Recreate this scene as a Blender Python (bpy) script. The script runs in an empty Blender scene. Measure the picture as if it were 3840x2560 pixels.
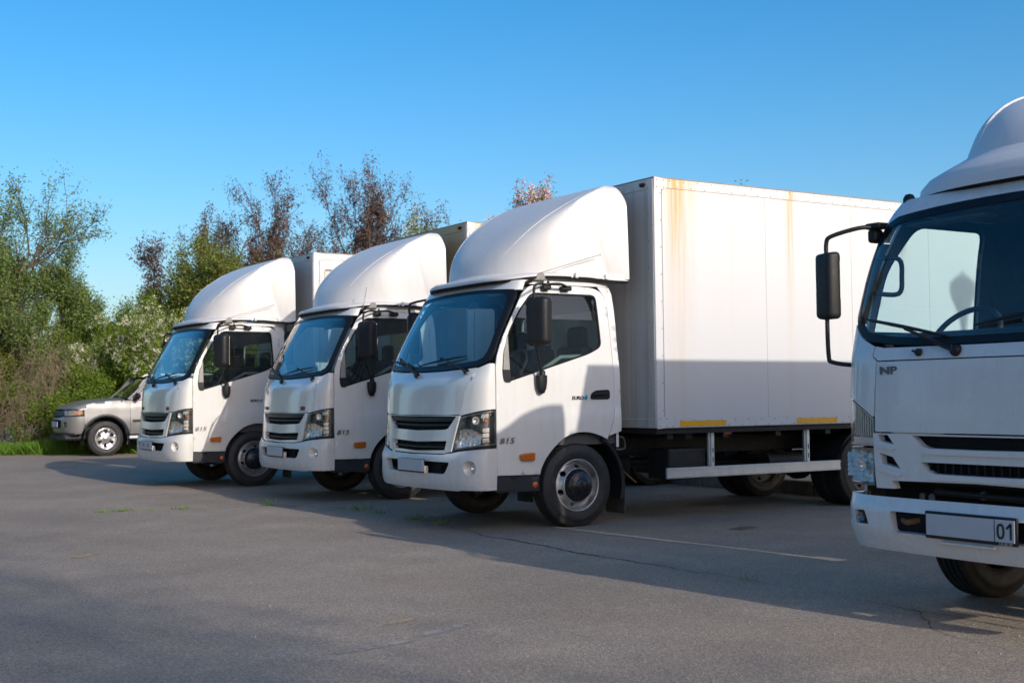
import bpy, bmesh, math, random
import numpy as np
from mathutils import Vector, Matrix
from mathutils.geometry import delaunay_2d_cdt
R_ = math.radians
PI = math.pi
scene = bpy.context.scene
COL = scene.collection

# ---------------------------------------------------------------- camera, sky, sun, exposure
# world axes: +X runs from the trucks' noses to their tails, +Y across the row away from the lens, +Z up
TH = R_(31.892)
CAM_H = 1.197
FPX = 4791.66
cam_data = bpy.data.cameras.new('camera')
cam_data.sensor_width = 36.0
cam_data.lens = FPX / 3840.0 * 36.0
cam_data.clip_start = 0.05
cam_data.clip_end = 2000.0
cam = bpy.data.objects.new('camera', cam_data)
COL.objects.link(cam)
pitch = math.atan(207.92 / FPX)
fwd = Vector((math.sin(TH) * math.cos(pitch), math.cos(TH) * math.cos(pitch), math.sin(pitch)))
q = fwd.to_track_quat('-Z', 'Y')
cam.matrix_world = Matrix.Translation((0, 0, CAM_H)) @ (q.to_matrix() @ Matrix.Rotation(R_(-0.596), 3, 'Z')).to_4x4()
cam_data.dof.use_dof = True
cam_data.dof.focus_distance = 9.5
cam_data.dof.aperture_fstop = 4.0
scene.camera = cam

SUN_TRAVEL = Vector((-0.10, 1.0, -0.396)).normalized()
to_sun = -SUN_TRAVEL
SUN_EL = math.asin(to_sun.z)
SUN_AZ = math.atan2(to_sun.x, to_sun.y)          # clockwise from +Y, as the sky texture counts it
world = bpy.data.worlds.new('World')
scene.world = world
world.use_nodes = True
wn = world.node_tree.nodes
wl = world.node_tree.links
wn.clear()
sky = wn.new('ShaderNodeTexSky')
sky.sky_type = 'NISHITA'
sky.sun_disc = False
sky.sun_elevation = SUN_EL
sky.sun_rotation = SUN_AZ
sky.altitude = 600
sky.air_density = 1.0
sky.dust_density = 3.5
sky.ozone_density = 4.0
hsv = wn.new('ShaderNodeHueSaturation')
hsv.inputs['Saturation'].default_value = 1.33
bg = wn.new('ShaderNodeBackground')
bg.inputs['Strength'].default_value = 0.15
wo = wn.new('ShaderNodeOutputWorld')
wl.new(sky.outputs[0], hsv.inputs['Color'])
tint = wn.new('ShaderNodeMix')                      # the photograph's warm white balance
tint.data_type = 'RGBA'
tint.blend_type = 'MULTIPLY'
tint.inputs['Factor'].default_value = 1.0
tint.inputs['B'].default_value = (1.17, 1.0, 0.88, 1)
wl.new(hsv.outputs[0], tint.inputs['A'])
wl.new(tint.outputs['Result'], bg.inputs[0])
wl.new(bg.outputs[0], wo.inputs[0])
sun_data = bpy.data.lights.new('sun', 'SUN')
sun_data.energy = 2.35
sun_data.angle = R_(0.53)
sun_data.color = (1.0, 0.93, 0.84)
sun = bpy.data.objects.new('sun', sun_data)
sun.rotation_euler = SUN_TRAVEL.to_track_quat('-Z', 'Y').to_euler()
COL.objects.link(sun)
scene.view_settings.view_transform = 'Standard'
scene.view_settings.look = 'None'
scene.view_settings.gamma = 1.0
scene.view_settings.use_curve_mapping = False
scene.view_settings.exposure = 0.55
scene.render.engine = 'CYCLES'
scene.cycles.max_bounces = 8
scene.cycles.transparent_max_bounces = 16
scene.cycles.use_denoising = True
scene.cycles.caustics_reflective = False
scene.cycles.caustics_refractive = False

# ---------------------------------------------------------------- materials
def nd(nt, kind, **kw):
    n = nt.nodes.new('ShaderNode' + kind)
    for k, v in kw.items():
        if hasattr(n, k) and k not in n.inputs:
            setattr(n, k, v)
        else:
            n.inputs[k].default_value = v
    return n

def new_mat(name):
    m = bpy.data.materials.new(name)
    m.use_nodes = True
    nt = m.node_tree
    return m, nt, nt.nodes['Principled BSDF']

def ramp(nt, fac, stops):
    r = nt.nodes.new('ShaderNodeValToRGB')
    el = r.color_ramp.elements
    el[0].position, el[0].color = stops[0][0], (*stops[0][1], 1) if len(stops[0][1]) == 3 else stops[0][1]
    el[1].position, el[1].color = stops[-1][0], (*stops[-1][1], 1)
    for p, c in stops[1:-1]:
        e = el.new(p)
        e.color = (*c, 1)
    nt.links.new(fac, r.inputs[0])
    return r.outputs[0]

def mixc(nt, fac, a, b, mode='MIX'):
    m = nt.nodes.new('ShaderNodeMix')
    m.data_type = 'RGBA'
    m.blend_type = mode
    for s, v in ((m.inputs['Factor'], fac), (m.inputs['A'], a), (m.inputs['B'], b)):
        if isinstance(v, (int, float)):
            s.default_value = v
        elif isinstance(v, (tuple, list)):
            s.default_value = (*v, 1) if len(v) == 3 else v
        else:
            nt.links.new(v, s)
    return m.outputs['Result']

def mth(nt, op, a, b=0.0, clamp=False):
    m = nt.nodes.new('ShaderNodeMath')
    m.operation = op
    m.use_clamp = clamp
    for i, v in enumerate((a, b)):
        if isinstance(v, (int, float)):
            m.inputs[i].default_value = v
        else:
            nt.links.new(v, m.inputs[i])
    return m.outputs[0]

def coords(nt, scale=(1, 1, 1), loc=(0, 0, 0), kind='Object', vary=False):
    tc = nt.nodes.new('ShaderNodeTexCoord')
    mp = nt.nodes.new('ShaderNodeMapping')
    mp.inputs['Scale'].default_value = scale
    mp.inputs['Location'].default_value = loc
    src = tc.outputs[kind]
    if vary:                                            # every vehicle wears its own dirt
        oi = nt.nodes.new('ShaderNodeObjectInfo')
        va = nt.nodes.new('ShaderNodeVectorMath')
        nt.links.new(src, va.inputs[0])
        nt.links.new(oi.outputs['Location'], va.inputs[1])
        src = va.outputs[0]
    nt.links.new(src, mp.inputs[0])
    return mp.outputs[0]

def noise(nt, vec, scale=5.0, detail=4.0, rough=0.55):
    n = nt.nodes.new('ShaderNodeTexNoise')
    n.inputs['Scale'].default_value = scale
    n.inputs['Detail'].default_value = detail
    n.inputs['Roughness'].default_value = rough
    nt.links.new(vec, n.inputs['Vector'])
    return n.outputs['Fac']

def bump(nt, bs, h, strength=0.2, dist=0.01):
    b = nt.nodes.new('ShaderNodeBump')
    b.inputs['Strength'].default_value = strength
    b.inputs['Distance'].default_value = dist
    nt.links.new(h, b.inputs['Height'])
    nt.links.new(b.outputs[0], bs.inputs['Normal'])

def simple(name, col, rough=0.5, metal=0.0, coat=0.0, var=0.12, vscale=6.0, bmp=0.0, bscale=60.0, spec=0.5):
    m, nt, bs = new_mat(name)
    v = coords(nt)
    n = noise(nt, v, vscale, 5, 0.6)
    lo = tuple(c * (1 - var) for c in col)
    hi = tuple(min(1, c * (1 + var)) for c in col)
    nt.links.new(ramp(nt, n, [(0.3, lo), (0.7, hi)]), bs.inputs['Base Color'])
    n2 = noise(nt, v, vscale * 3.1, 3, 0.6)
    nt.links.new(ramp(nt, n2, [(0.3, (rough * .85,) * 3), (0.75, (min(1, rough * 1.2),) * 3)]), bs.inputs['Roughness'])
    bs.inputs['Metallic'].default_value = metal
    bs.inputs['Coat Weight'].default_value = coat
    bs.inputs['Coat Roughness'].default_value = 0.06
    bs.inputs['Specular IOR Level'].default_value = spec
    if bmp:
        bump(nt, bs, noise(nt, v, bscale, 4, 0.6), bmp, 0.004)
    return m

def paint(name, col, rough, coat, dirt, dirtcol, streak=(7, 7, 1.2), flake=0.0):
    """painted panel with faint runs of dried rain dirt and scattered specks"""
    m, nt, bs = new_mat(name)
    v = coords(nt, streak, vary=True)
    n = noise(nt, v, 2.2, 6, 0.62)
    f1 = mth(nt, 'MULTIPLY', ramp(nt, n, [(0.46, (0, 0, 0)), (0.78, (1, 1, 1))]), dirt)
    c1 = mixc(nt, f1, col, dirtcol)
    v2 = coords(nt, vary=True)
    sp = noise(nt, v2, 90, 2, 0.5)
    f2 = mth(nt, 'MULTIPLY', ramp(nt, sp, [(0.74, (0, 0, 0)), (0.80, (1, 1, 1))]), 0.25)
    nt.links.new(mixc(nt, f2, c1, dirtcol), bs.inputs['Base Color'])
    big = noise(nt, v2, 3.0, 4, 0.6)
    nt.links.new(ramp(nt, big, [(0.3, (rough * .75,) * 3), (0.75, (rough * 1.35,) * 3)]), bs.inputs['Roughness'])
    bs.inputs['Coat Weight'].default_value = coat
    bs.inputs['Coat Roughness'].default_value = 0.05
    bs.inputs['Metallic'].default_value = flake
    bump(nt, bs, noise(nt, v2, 9, 2, 0.4), 0.035, 0.01)
    return m

M = {}
M['white'] = paint('white cab paint', (0.70, 0.688, 0.66), 0.20, 0.8, 0.14, (0.40, 0.35, 0.28))
M['white_cool'] = paint('white paint of the right truck', (0.66, 0.66, 0.66), 0.26, 0.45, 0.20, (0.40, 0.37, 0.33))
M['gelcoat'] = paint('white fairing gelcoat', (0.645, 0.632, 0.615), 0.42, 0.08, 0.22, (0.42, 0.37, 0.31))
M['gelcoat_cool'] = paint('fairing gelcoat of the right truck', (0.66, 0.65, 0.66), 0.45, 0.06, 0.15, (0.42, 0.40, 0.38))
M['bumper'] = paint('white bumper plastic', (0.64, 0.627, 0.597), 0.32, 0.2, 0.24, (0.34, 0.28, 0.21))
M['silver_paint'] = paint('silver car paint', (0.225, 0.22, 0.215), 0.40, 0.5, 0.2, (0.20, 0.18, 0.15), flake=0.35)
M['black_plastic'] = simple('black plastic', (0.014, 0.015, 0.017), 0.48, bmp=0.12, bscale=220, spec=0.3)
M['grille_black'] = simple('black grille plastic', (0.008, 0.009, 0.011), 0.38, spec=0.25)
M['skirt'] = simple('dark sill plastic', (0.022, 0.025, 0.032), 0.45)
M['seal'] = simple('black rubber seal', (0.010, 0.010, 0.011), 0.75, spec=0.2)
M['clear_lamp'] = simple('moulded lamp reflector', (0.62, 0.585, 0.54), 0.30, metal=0.45, var=0.15, vscale=60)
M['rubber'] = simple('tyre rubber', (0.015, 0.015, 0.016), 0.72, var=0.45, vscale=14, bmp=0.4, bscale=120)
M['rubber_wall'] = simple('dusty tyre sidewall', (0.022, 0.021, 0.021), 0.6, var=0.35, vscale=10, bmp=0.3, bscale=90)
M['steel'] = simple('silver painted wheel steel', (0.50, 0.50, 0.51), 0.32, metal=0.8, var=0.18, vscale=14)
M['alloy'] = simple('machined alloy wheel', (0.70, 0.69, 0.68), 0.24, metal=0.9, var=0.1)
M['hub'] = simple('black hub cover', (0.012, 0.013, 0.017), 0.28)
M['chassis'] = simple('black frame paint', (0.012, 0.012, 0.013), 0.6, var=0.4, vscale=12)
M['dusty'] = simple('dusty grey casting', (0.10, 0.095, 0.088), 0.7, var=0.4, vscale=20)
M['alu'] = simple('brushed aluminium rail', (0.60, 0.62, 0.63), 0.42, metal=0.55, var=0.10, vscale=9)
M['chrome'] = simple('chromed reflector', (0.86, 0.79, 0.71), 0.22, metal=0.8, var=0.06, vscale=40)
M['smoke_chrome'] = simple('smoked reflector', (0.20, 0.20, 0.21), 0.20, metal=0.8)
M['badge'] = simple('chrome badge', (0.34, 0.34, 0.36), 0.28, metal=0.8)
M['badge_dark'] = simple('dark grey decal', (0.10, 0.10, 0.12), 0.5)
M['badge_red'] = simple('dark red badge', (0.17, 0.03, 0.035), 0.4)
M['badge_blue'] = simple('cyan decal', (0.02, 0.30, 0.45), 0.45)
M['badge_black'] = simple('black decal', (0.015, 0.017, 0.02), 0.45)
M['rim_dark'] = simple('shaded rear wheel steel', (0.10, 0.10, 0.10), 0.6, metal=0.3, var=0.3, vscale=14)  # wheel steel darkened to paint in the shade under the cargo box
M['lamp_back'] = simple('pale lamp housing', (0.42, 0.41, 0.41), 0.3, metal=0.5)
M['plate'] = simple('blank white number plate', (0.44, 0.46, 0.50), 0.42, var=0.06)
M['plate_print'] = simple('number plate print', (0.012, 0.012, 0.014), 0.5)
M['plate_grey'] = simple('worn plate print', (0.20, 0.20, 0.22), 0.6)
M['lining'] = simple('grey cab lining', (0.085, 0.088, 0.088), 0.85)
M['dash'] = simple('dark dashboard plastic', (0.03, 0.033, 0.036), 0.6)
M['seat'] = simple('grey seat fabric', (0.06, 0.065, 0.065), 0.9)
M['armtrim'] = simple('light door trim', (0.30, 0.34, 0.30), 0.6)
M['rust'] = simple('rusty bracket', (0.17, 0.085, 0.035), 0.85, var=0.4, vscale=30)
M['lamp_grey'] = simple('grey lamp base', (0.26, 0.25, 0.23), 0.5)
M['mud'] = simple('muddy rubber flap', (0.05, 0.042, 0.034), 0.9, var=0.4, vscale=14)

def amber(name, col, tr=0.5):
    m, nt, bs = new_mat(name)
    v = coords(nt, (60, 60, 60))
    w = nt.nodes.new('ShaderNodeTexWave')
    w.inputs['Scale'].default_value = 1.6
    nt.links.new(v, w.inputs['Vector'])
    nt.links.new(mixc(nt, w.outputs['Fac'], tuple(c * .7 for c in col), col), bs.inputs['Base Color'])
    bs.inputs['Roughness'].default_value = 0.12
    bs.inputs['Coat Weight'].default_value = 0.6
    bs.inputs['Subsurface Weight'].default_value = 0.0
    bump(nt, bs, w.outputs['Fac'], 0.3, 0.002)
    return m
M['amber'] = amber('amber lamp plastic', (0.62, 0.155, 0.012))
M['orange_ref'] = amber('orange reflector', (0.72, 0.13, 0.01))
M['red_lens'] = amber('red lamp plastic', (0.35, 0.01, 0.01))

def glassy(name, tint, ior=1.55, boost=1.0, rough=0.0, haze=0.0, hazecol=(0.4, 0.45, 0.5)):
    """thin pane: tinted see-through plus a Fresnel mirror and a little dust"""
    m, nt, bs = new_mat(name)
    nt.nodes.remove(bs)
    out = nt.nodes['Material Output']
    tr = nt.nodes.new('ShaderNodeBsdfTransparent')
    tr.inputs[0].default_value = (*tint, 1)
    gl = nt.nodes.new('ShaderNodeBsdfGlossy')
    gl.inputs['Roughness'].default_value = rough
    gl.inputs['Color'].default_value = (1, 1, 1, 1)
    lw = nt.nodes.new('ShaderNodeLayerWeight')           # Schlick curve, the same from both sides of the pane
    lw.inputs['Blend'].default_value = 0.5
    f0 = ((ior - 1) / (ior + 1)) ** 2
    f = mth(nt, 'ADD', f0, mth(nt, 'MULTIPLY', mth(nt, 'POWER', lw.outputs['Facing'], 5.0), 1 - f0))
    f = mth(nt, 'MULTIPLY', f, boost, True)
    mx = nt.nodes.new('ShaderNodeMixShader')
    nt.links.new(f, mx.inputs[0])
    nt.links.new(tr.outputs[0], mx.inputs[1])
    nt.links.new(gl.outputs[0], mx.inputs[2])
    last = mx.outputs[0]
    if haze:
        df = nt.nodes.new('ShaderNodeBsdfDiffuse')
        df.inputs[0].default_value = (*hazecol, 1)
        v = coords(nt)
        n = noise(nt, v, 4.0, 6, 0.65)
        hf = mth(nt, 'MULTIPLY', ramp(nt, n, [(0.3, (0.35,) * 3), (0.75, (1, 1, 1))]), haze)
        m2 = nt.nodes.new('ShaderNodeMixShader')
        nt.links.new(hf, m2.inputs[0])
        nt.links.new(last, m2.inputs[1])
        nt.links.new(df.outputs[0], m2.inputs[2])
        last = m2.outputs[0]
    nt.links.new(last, out.inputs[0])
    return m
M['windscreen'] = glassy('windscreen glass', (0.66, 0.82, 0.84), 1.75, 1.3, haze=0.02)
M['windscreen_b'] = glassy('windscreen glass of the right truck', (0.74, 0.88, 0.90), 1.6, 1.2, haze=0.012)
M['side_glass'] = glassy('tinted side glass', (0.55, 0.66, 0.64), 1.6, 1.15, haze=0.02)
M['lens'] = glassy('clear lamp lens', (0.95, 0.96, 0.97), 1.45, 1.0, haze=0.02, hazecol=(.6, .6, .6))
M['lens_old'] = glassy('hazed lamp lens', (0.85, 0.83, 0.78), 1.5, 1.0, haze=0.35, hazecol=(.62, .58, .50))
M['car_glass'] = glassy('tinted car windscreen', (0.06, 0.075, 0.08), 2.4, 1.6, haze=0.01)
M['mirror'] = simple('mirror glass', (0.85, 0.87, 0.88), 0.02, metal=1.0, var=0.01)

def tape():
    m, nt, bs = new_mat('yellow reflective tape')
    b = nt.nodes.new('ShaderNodeTexBrick')
    v = coords(nt, (1, 1, 1))
    b.inputs['Scale'].default_value = 28.0
    b.inputs['Mortar Size'].default_value = 0.012
    b.inputs['Color1'].default_value = (0.90, 0.44, 0.010, 1)
    b.inputs['Color2'].default_value = (0.84, 0.40, 0.010, 1)
    b.inputs['Mortar'].default_value = (0.48, 0.22, 0.02, 1)
    nt.links.new(v, b.inputs[0])
    nt.links.new(b.outputs[0], bs.inputs['Base Color'])
    bs.inputs['Roughness'].default_value = 0.35
    return m
M['tape'] = tape()

def box_paint(name, rust_x, rust_amt, front=False, seed=0.0, base=None):
    """white box body sheet: dirt runs straight down, ochre rust runs below the top rail"""
    m, nt, bs = new_mat(name)
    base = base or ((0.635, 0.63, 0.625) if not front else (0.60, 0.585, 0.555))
    tc = nt.nodes.new('ShaderNodeTexCoord')
    sx = nt.nodes.new('ShaderNodeSeparateXYZ')
    nt.links.new(tc.outputs['Object'], sx.inputs[0])
    ax = sx.outputs['Y'] if front else sx.outputs['X']
    v = coords(nt, (16, 16, 0.35), (seed, seed * 1.7, 0))
    n = noise(nt, v, 1.0, 6, 0.6)
    run = ramp(nt, n, [(0.50, (0, 0, 0)), (0.78, (1, 1, 1))])
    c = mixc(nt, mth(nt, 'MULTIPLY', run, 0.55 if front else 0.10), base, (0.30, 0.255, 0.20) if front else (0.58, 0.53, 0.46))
    v3 = coords(nt, (2.2, 2.2, 2.2), (seed, 0, seed))
    pat = noise(nt, v3, 1.0, 5, 0.6)
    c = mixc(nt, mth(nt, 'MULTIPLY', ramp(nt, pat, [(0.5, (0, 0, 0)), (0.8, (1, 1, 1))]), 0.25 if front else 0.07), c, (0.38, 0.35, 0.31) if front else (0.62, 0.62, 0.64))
    vr = coords(nt, (55, 55, 0.9), (seed * 2.3, 0, 0))
    fine = noise(nt, vr, 1.0, 5, 0.7)
    zt = mth(nt, 'DIVIDE', mth(nt, 'SUBTRACT', sx.outputs['Z'], 0.9), 2.38, True)
    for (x0, wd, amt) in rust_x:
        d = mth(nt, 'DIVIDE', mth(nt, 'SUBTRACT', ax, x0), wd)
        g = mth(nt, 'SUBTRACT', 1.0, mth(nt, 'MULTIPLY', d, d), True)
        g = mth(nt, 'MULTIPLY', g, ramp(nt, fine, [(0.36, (0.05,) * 3), (0.62, (1, 1, 1))]))
        fade = mth(nt, 'POWER', zt, 2.6)
        fade = mth(nt, 'ADD', mth(nt, 'MULTIPLY', fade, 0.85), 0.10)
        g = mth(nt, 'MULTIPLY', mth(nt, 'MULTIPLY', g, fade), amt * rust_amt, True)
        c = mixc(nt, g, c, (0.60, 0.33, 0.075))
    nt.links.new(c, bs.inputs['Base Color'])
    bs.inputs['Roughness'].default_value = 0.40
    bump(nt, bs, noise(nt, coords(nt, (3, 3, 3)), 1.0, 3, 0.5), 0.10, 0.02)
    return m

# ---------------------------------------------------------------- object helpers
MESH_CACHE = {}

def link(o, parent=None):
    COL.objects.link(o)
    if parent is not None:
        o.parent = parent
    return o

def obj(name, mesh, mats, parent=None, loc=None, rot=None):
    if not isinstance(mats, (list, tuple)):
        mats = [mats]
    if len(mesh.materials) == 0:
        for k in mats:
            mesh.materials.append(M[k] if isinstance(k, str) else k)
    o = bpy.data.objects.new(name, mesh)
    if loc is not None:
        o.location = loc
    if rot is not None:
        o.rotation_euler = rot
    return link(o, parent)

def tag(o, label=None, cat=None, group=None, kind=None):
    if label: o['label'] = label
    if cat: o['category'] = cat
    if group: o['group'] = group
    if kind: o['kind'] = kind
    return o

def thing(name, label, cat, loc, rz=0.0, group=None):
    o = bpy.data.objects.new(name, None)
    o.empty_display_size = 0.3
    o.location = loc
    o.rotation_euler = (0, 0, rz)
    link(o)
    return tag(o, label, cat, group)

class MB:
    """collects faces, then builds one mesh"""
    def __init__(s):
        s.v, s.f, s.sm, s.mi = [], [], [], []
        s.mat = 0
    def add(s, verts, faces, smooth=False, M4=None):
        b = len(s.v)
        if M4 is not None:
            verts = [tuple(M4 @ Vector(p)) for p in verts]
        s.v += [tuple(p) for p in verts]
        s.f += [tuple(b + i for i in f) for f in faces]
        s.sm += [smooth] * len(faces)
        s.mi += [s.mat] * len(faces)
        return s
    def mesh(s, name):
        me = bpy.data.meshes.new(name)
        me.from_pydata(s.v, [], s.f)
        me.polygons.foreach_set('use_smooth', s.sm)
        me.polygons.foreach_set('material_index', s.mi)
        me.update()
        return me
    def from_bm(s, bm, smooth=False, M4=None):
        bm.verts.index_update()
        return s.add([v.co.copy() for v in bm.verts], [[v.index for v in f.verts] for f in bm.faces], smooth, M4)
    def box(s, c, size, bev=0.0, seg=1, M4=None, smooth=False):
        bm = bmesh.new()
        bmesh.ops.create_cube(bm, size=1.0)
        for v in bm.verts:
            v.co = Vector((v.co.x * size[0] + c[0], v.co.y * size[1] + c[1], v.co.z * size[2] + c[2]))
        if bev:
            bmesh.ops.bevel(bm, geom=list(bm.edges), offset=bev, segments=seg, profile=0.5, affect='EDGES')
        s.from_bm(bm, smooth, M4)
        bm.free()
        return s
    def tube(s, pts, r, n=8, cap=True, smooth=True):
        pts = [Vector(p) for p in pts]
        rr = r if isinstance(r, (list, tuple)) else [r] * len(pts)
        vs, fs = [], []
        t0 = (pts[1] - pts[0]).normalized()
        ref = Vector((0, 0, 1)) if abs(t0.z) < 0.9 else Vector((1, 0, 0))
        nrm = t0.cross(ref).normalized()
        for i, p in enumerate(pts):
            a = pts[max(0, i - 1)]
            b = pts[min(len(pts) - 1, i + 1)]
            t = (b - a).normalized()
            nrm = (nrm - t * nrm.dot(t)).normalized()
            bi = t.cross(nrm)
            for k in range(n):
                an = 2 * PI * k / n
                vs.append(p + (nrm * math.cos(an) + bi * math.sin(an)) * rr[i])
        for i in range(len(pts) - 1):
            for k in range(n):
                k2 = (k + 1) % n
                fs.append((i * n + k, i * n + k2, (i + 1) * n + k2, (i + 1) * n + k))
        s.add(vs, fs, smooth)
        if cap:
            s.add([vs[k] for k in range(n)], [tuple(reversed(range(n)))])
            s.add([vs[-n + k] for k in range(n)], [tuple(range(n))])
        return s
    def lathe(s, prof, n=32, axis='y', c=(0, 0, 0), smooth=True, close=False):
        """profile of (radius, offset along the axis)"""
        vs, fs = [], []
        for (r, o) in prof:
            for k in range(n):
                a = 2 * PI * k / n
                ca, sa = r * math.cos(a), r * math.sin(a)
                p = (ca, o, sa) if axis == 'y' else ((o, ca, sa) if axis == 'x' else (ca, sa, o))
                vs.append((p[0] + c[0], p[1] + c[1], p[2] + c[2]))
        m = len(prof)
        for i in range(m if close else m - 1):
            j = (i + 1) % m
            for k in range(n):
                k2 = (k + 1) % n
                fs.append((i * n + k, i * n + k2, j * n + k2, j * n + k))
        return s.add(vs, fs, smooth)
    def grid(s, fn, us, vs_, smooth=True, flip=False):
        nu, nv = len(us), len(vs_)
        vv = [fn(u, v) for u in us for v in vs_]
        ff = []
        for i in range(nu - 1):
            for j in range(nv - 1):
                f = (i * nv + j, (i + 1) * nv + j, (i + 1) * nv + j + 1, i * nv + j + 1)
                ff.append(f[::-1] if flip else f)
        return s.add(vv, ff, smooth)
    def prism(s, poly, h0, h1, plane='xz', bev=0.0):
        """flat outline pushed along the third axis"""
        bm = bmesh.new()
        def P(a, b, h):
            return {'xz': (a, h, b), 'yz': (h, a, b), 'xy': (a, b, h)}[plane]
        v0 = [bm.verts.new(P(a, b, h0)) for a, b in poly]
        v1 = [bm.verts.new(P(a, b, h1)) for a, b in poly]
        n = len(poly)
        bm.faces.new(v0)
        bm.faces.new(v1[::-1])
        for i in range(n):
            bm.faces.new((v0[i], v1[i], v1[(i + 1) % n], v0[(i + 1) % n]))
        bmesh.ops.recalc_face_normals(bm, faces=bm.faces)
        if bev:
            bmesh.ops.bevel(bm, geom=list(bm.edges), offset=bev, segments=2, profile=0.5, affect='EDGES')
        s.from_bm(bm)
        bm.free()
        return s

def resample(poly, step, closed=True):
    out = []
    n = len(poly)
    for i in range(n if closed else n - 1):
        a, b = poly[i], poly[(i + 1) % n]
        d = math.hypot(b[0] - a[0], b[1] - a[1])
        k = max(1, int(math.ceil(d / step)))
        for j in range(k):
            t = j / k
            out.append((a[0] + (b[0] - a[0]) * t, a[1] + (b[1] - a[1]) * t))
    if not closed:
        out.append(poly[-1])
    return out

def rounded(poly, r, seg=4):
    """round the corners of a polygon; r may be one radius or a list"""
    n = len(poly)
    rs = r if isinstance(r, (list, tuple)) else [r] * n
    out = []
    for i in range(n):
        p0, p1, p2 = Vector(poly[i - 1]), Vector(poly[i]), Vector(poly[(i + 1) % n])
        if rs[i] <= 0:
            out.append(tuple(p1)); continue
        a, b = (p0 - p1), (p2 - p1)
        la, lb = a.length, b.length
        a.normalize(); b.normalize()
        d = min(rs[i], la * .48, lb * .48)
        q0, q2 = p1 + a * d, p1 + b * d
        for k in range(seg + 1):
            t = k / seg
            out.append(tuple(q0 * (1 - t) ** 2 + p1 * 2 * t * (1 - t) + q2 * t * t))
    return out

def inside(P, poly):
    """vectorised point-in-polygon"""
    x, y = P[:, 0], P[:, 1]
    c = np.zeros(len(P), bool)
    n = len(poly)
    for i in range(n):
        x0, y0 = poly[i]
        x1, y1 = poly[(i + 1) % n]
        if y0 == y1:
            continue
        m = ((y0 > y) != (y1 > y)) & (x < (x1 - x0) * (y - y0) / (y1 - y0) + x0)
        c ^= m
    return c

def seg_dist(P, poly):
    d = np.full(len(P), 1e9)
    n = len(poly)
    for i in range(n):
        a = np.array(poly[i]); b = np.array(poly[(i + 1) % n])
        ab = b - a
        L = ab @ ab + 1e-12
        t = np.clip(((P - a) @ ab) / L, 0, 1)
        d = np.minimum(d, np.hypot(*(P - (a + t[:, None] * ab)).T))
    return d

def panel(mb, poly, mapf, step=0.05, holes=(), depth=0.012, out=Vector((0, -1, 0)), lift=0.0, rim=True, back=None, flat=False):
    """curved sheet cut to an outline (with holes) in a 2-D domain, wrapped by mapf, edges turned inwards"""
    polys = [resample(poly, step)] + [resample(h, step) for h in holes]
    pts, edges = [], []
    for pl in polys:
        b = len(pts)
        pts += pl
        edges += [(b + i, b + (i + 1) % len(pl)) for i in range(len(pl))]
    A = np.array(polys[0])
    lo, hi = A.min(0), A.max(0)
    gx = np.arange(lo[0] + step * .5, hi[0], step)
    gy = np.arange(lo[1] + step * .5, hi[1], step * .87)
    G = np.array([(x + (step * .5 if j % 2 else 0), y) for j, y in enumerate(gy) for x in gx]) if len(gx) and len(gy) else np.zeros((0, 2))
    if len(G):
        m = inside(G, polys[0])
        for h in polys[1:]:
            m &= ~inside(G, h)
        for pl in polys:
            m &= seg_dist(G, pl) > step * .45
        pts += [tuple(p) for p in G[m]]
    vv, ee, ff, _, _, _ = delaunay_2d_cdt([Vector(p) for p in pts], edges, [], 0, 1e-6)
    V = np.array([(v.x, v.y) for v in vv])
    T = [tuple(f) for f in ff if len(f) == 3]
    cen = np.array([V[list(t)].mean(0) for t in T])
    m = inside(cen, polys[0])
    for h in polys[1:]:
        m &= ~inside(cen, h)
    T = [t for t, k in zip(T, m) if k]
    e = 1e-3
    P3, N3 = [], []
    for (a, b) in V:
        p = Vector(mapf(a, b))
        du = Vector(mapf(a + e, b)) - Vector(mapf(a - e, b))
        dv = Vector(mapf(a, b + e)) - Vector(mapf(a, b - e))
        n = du.cross(dv)
        n = n.normalized() if n.length > 1e-12 else Vector(out)
        if n.dot(out) < 0:
            n = -n
        P3.append(p + n * lift)
        N3.append(n)
    # orient
    if T:
        t = T[len(T) // 2]
        fn = (P3[t[1]] - P3[t[0]]).cross(P3[t[2]] - P3[t[0]])
        if fn.dot(N3[t[0]]) < 0:
            T = [(a, c, b) for a, b, c in T]
    mb.add(P3, T, not flat)
    used = {}
    for t in T:
        for i in range(3):
            a, b = t[i], t[(i + 1) % 3]
            used[(a, b)] = used.get((a, b), 0) + 1
    if rim and depth:
        rv, rf = [], []
        for (a, b) in used:
            if (b, a) in used:
                continue
            k = len(rv)
            rv += [P3[a], P3[b], P3[b] - N3[b] * depth, P3[a] - N3[a] * depth]
            rf.append((k, k + 3, k + 2, k + 1))
        mb.add(rv, rf)
    if back is not None:
        k = mb.mat
        mb.mat = back
        off = max(depth, 0.012) if depth else 0.012
        mb.add([p - n * off for p, n in zip(P3, N3)], [(a, c, b) for a, b, c in T], True)
        mb.mat = k
    return mb

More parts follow.
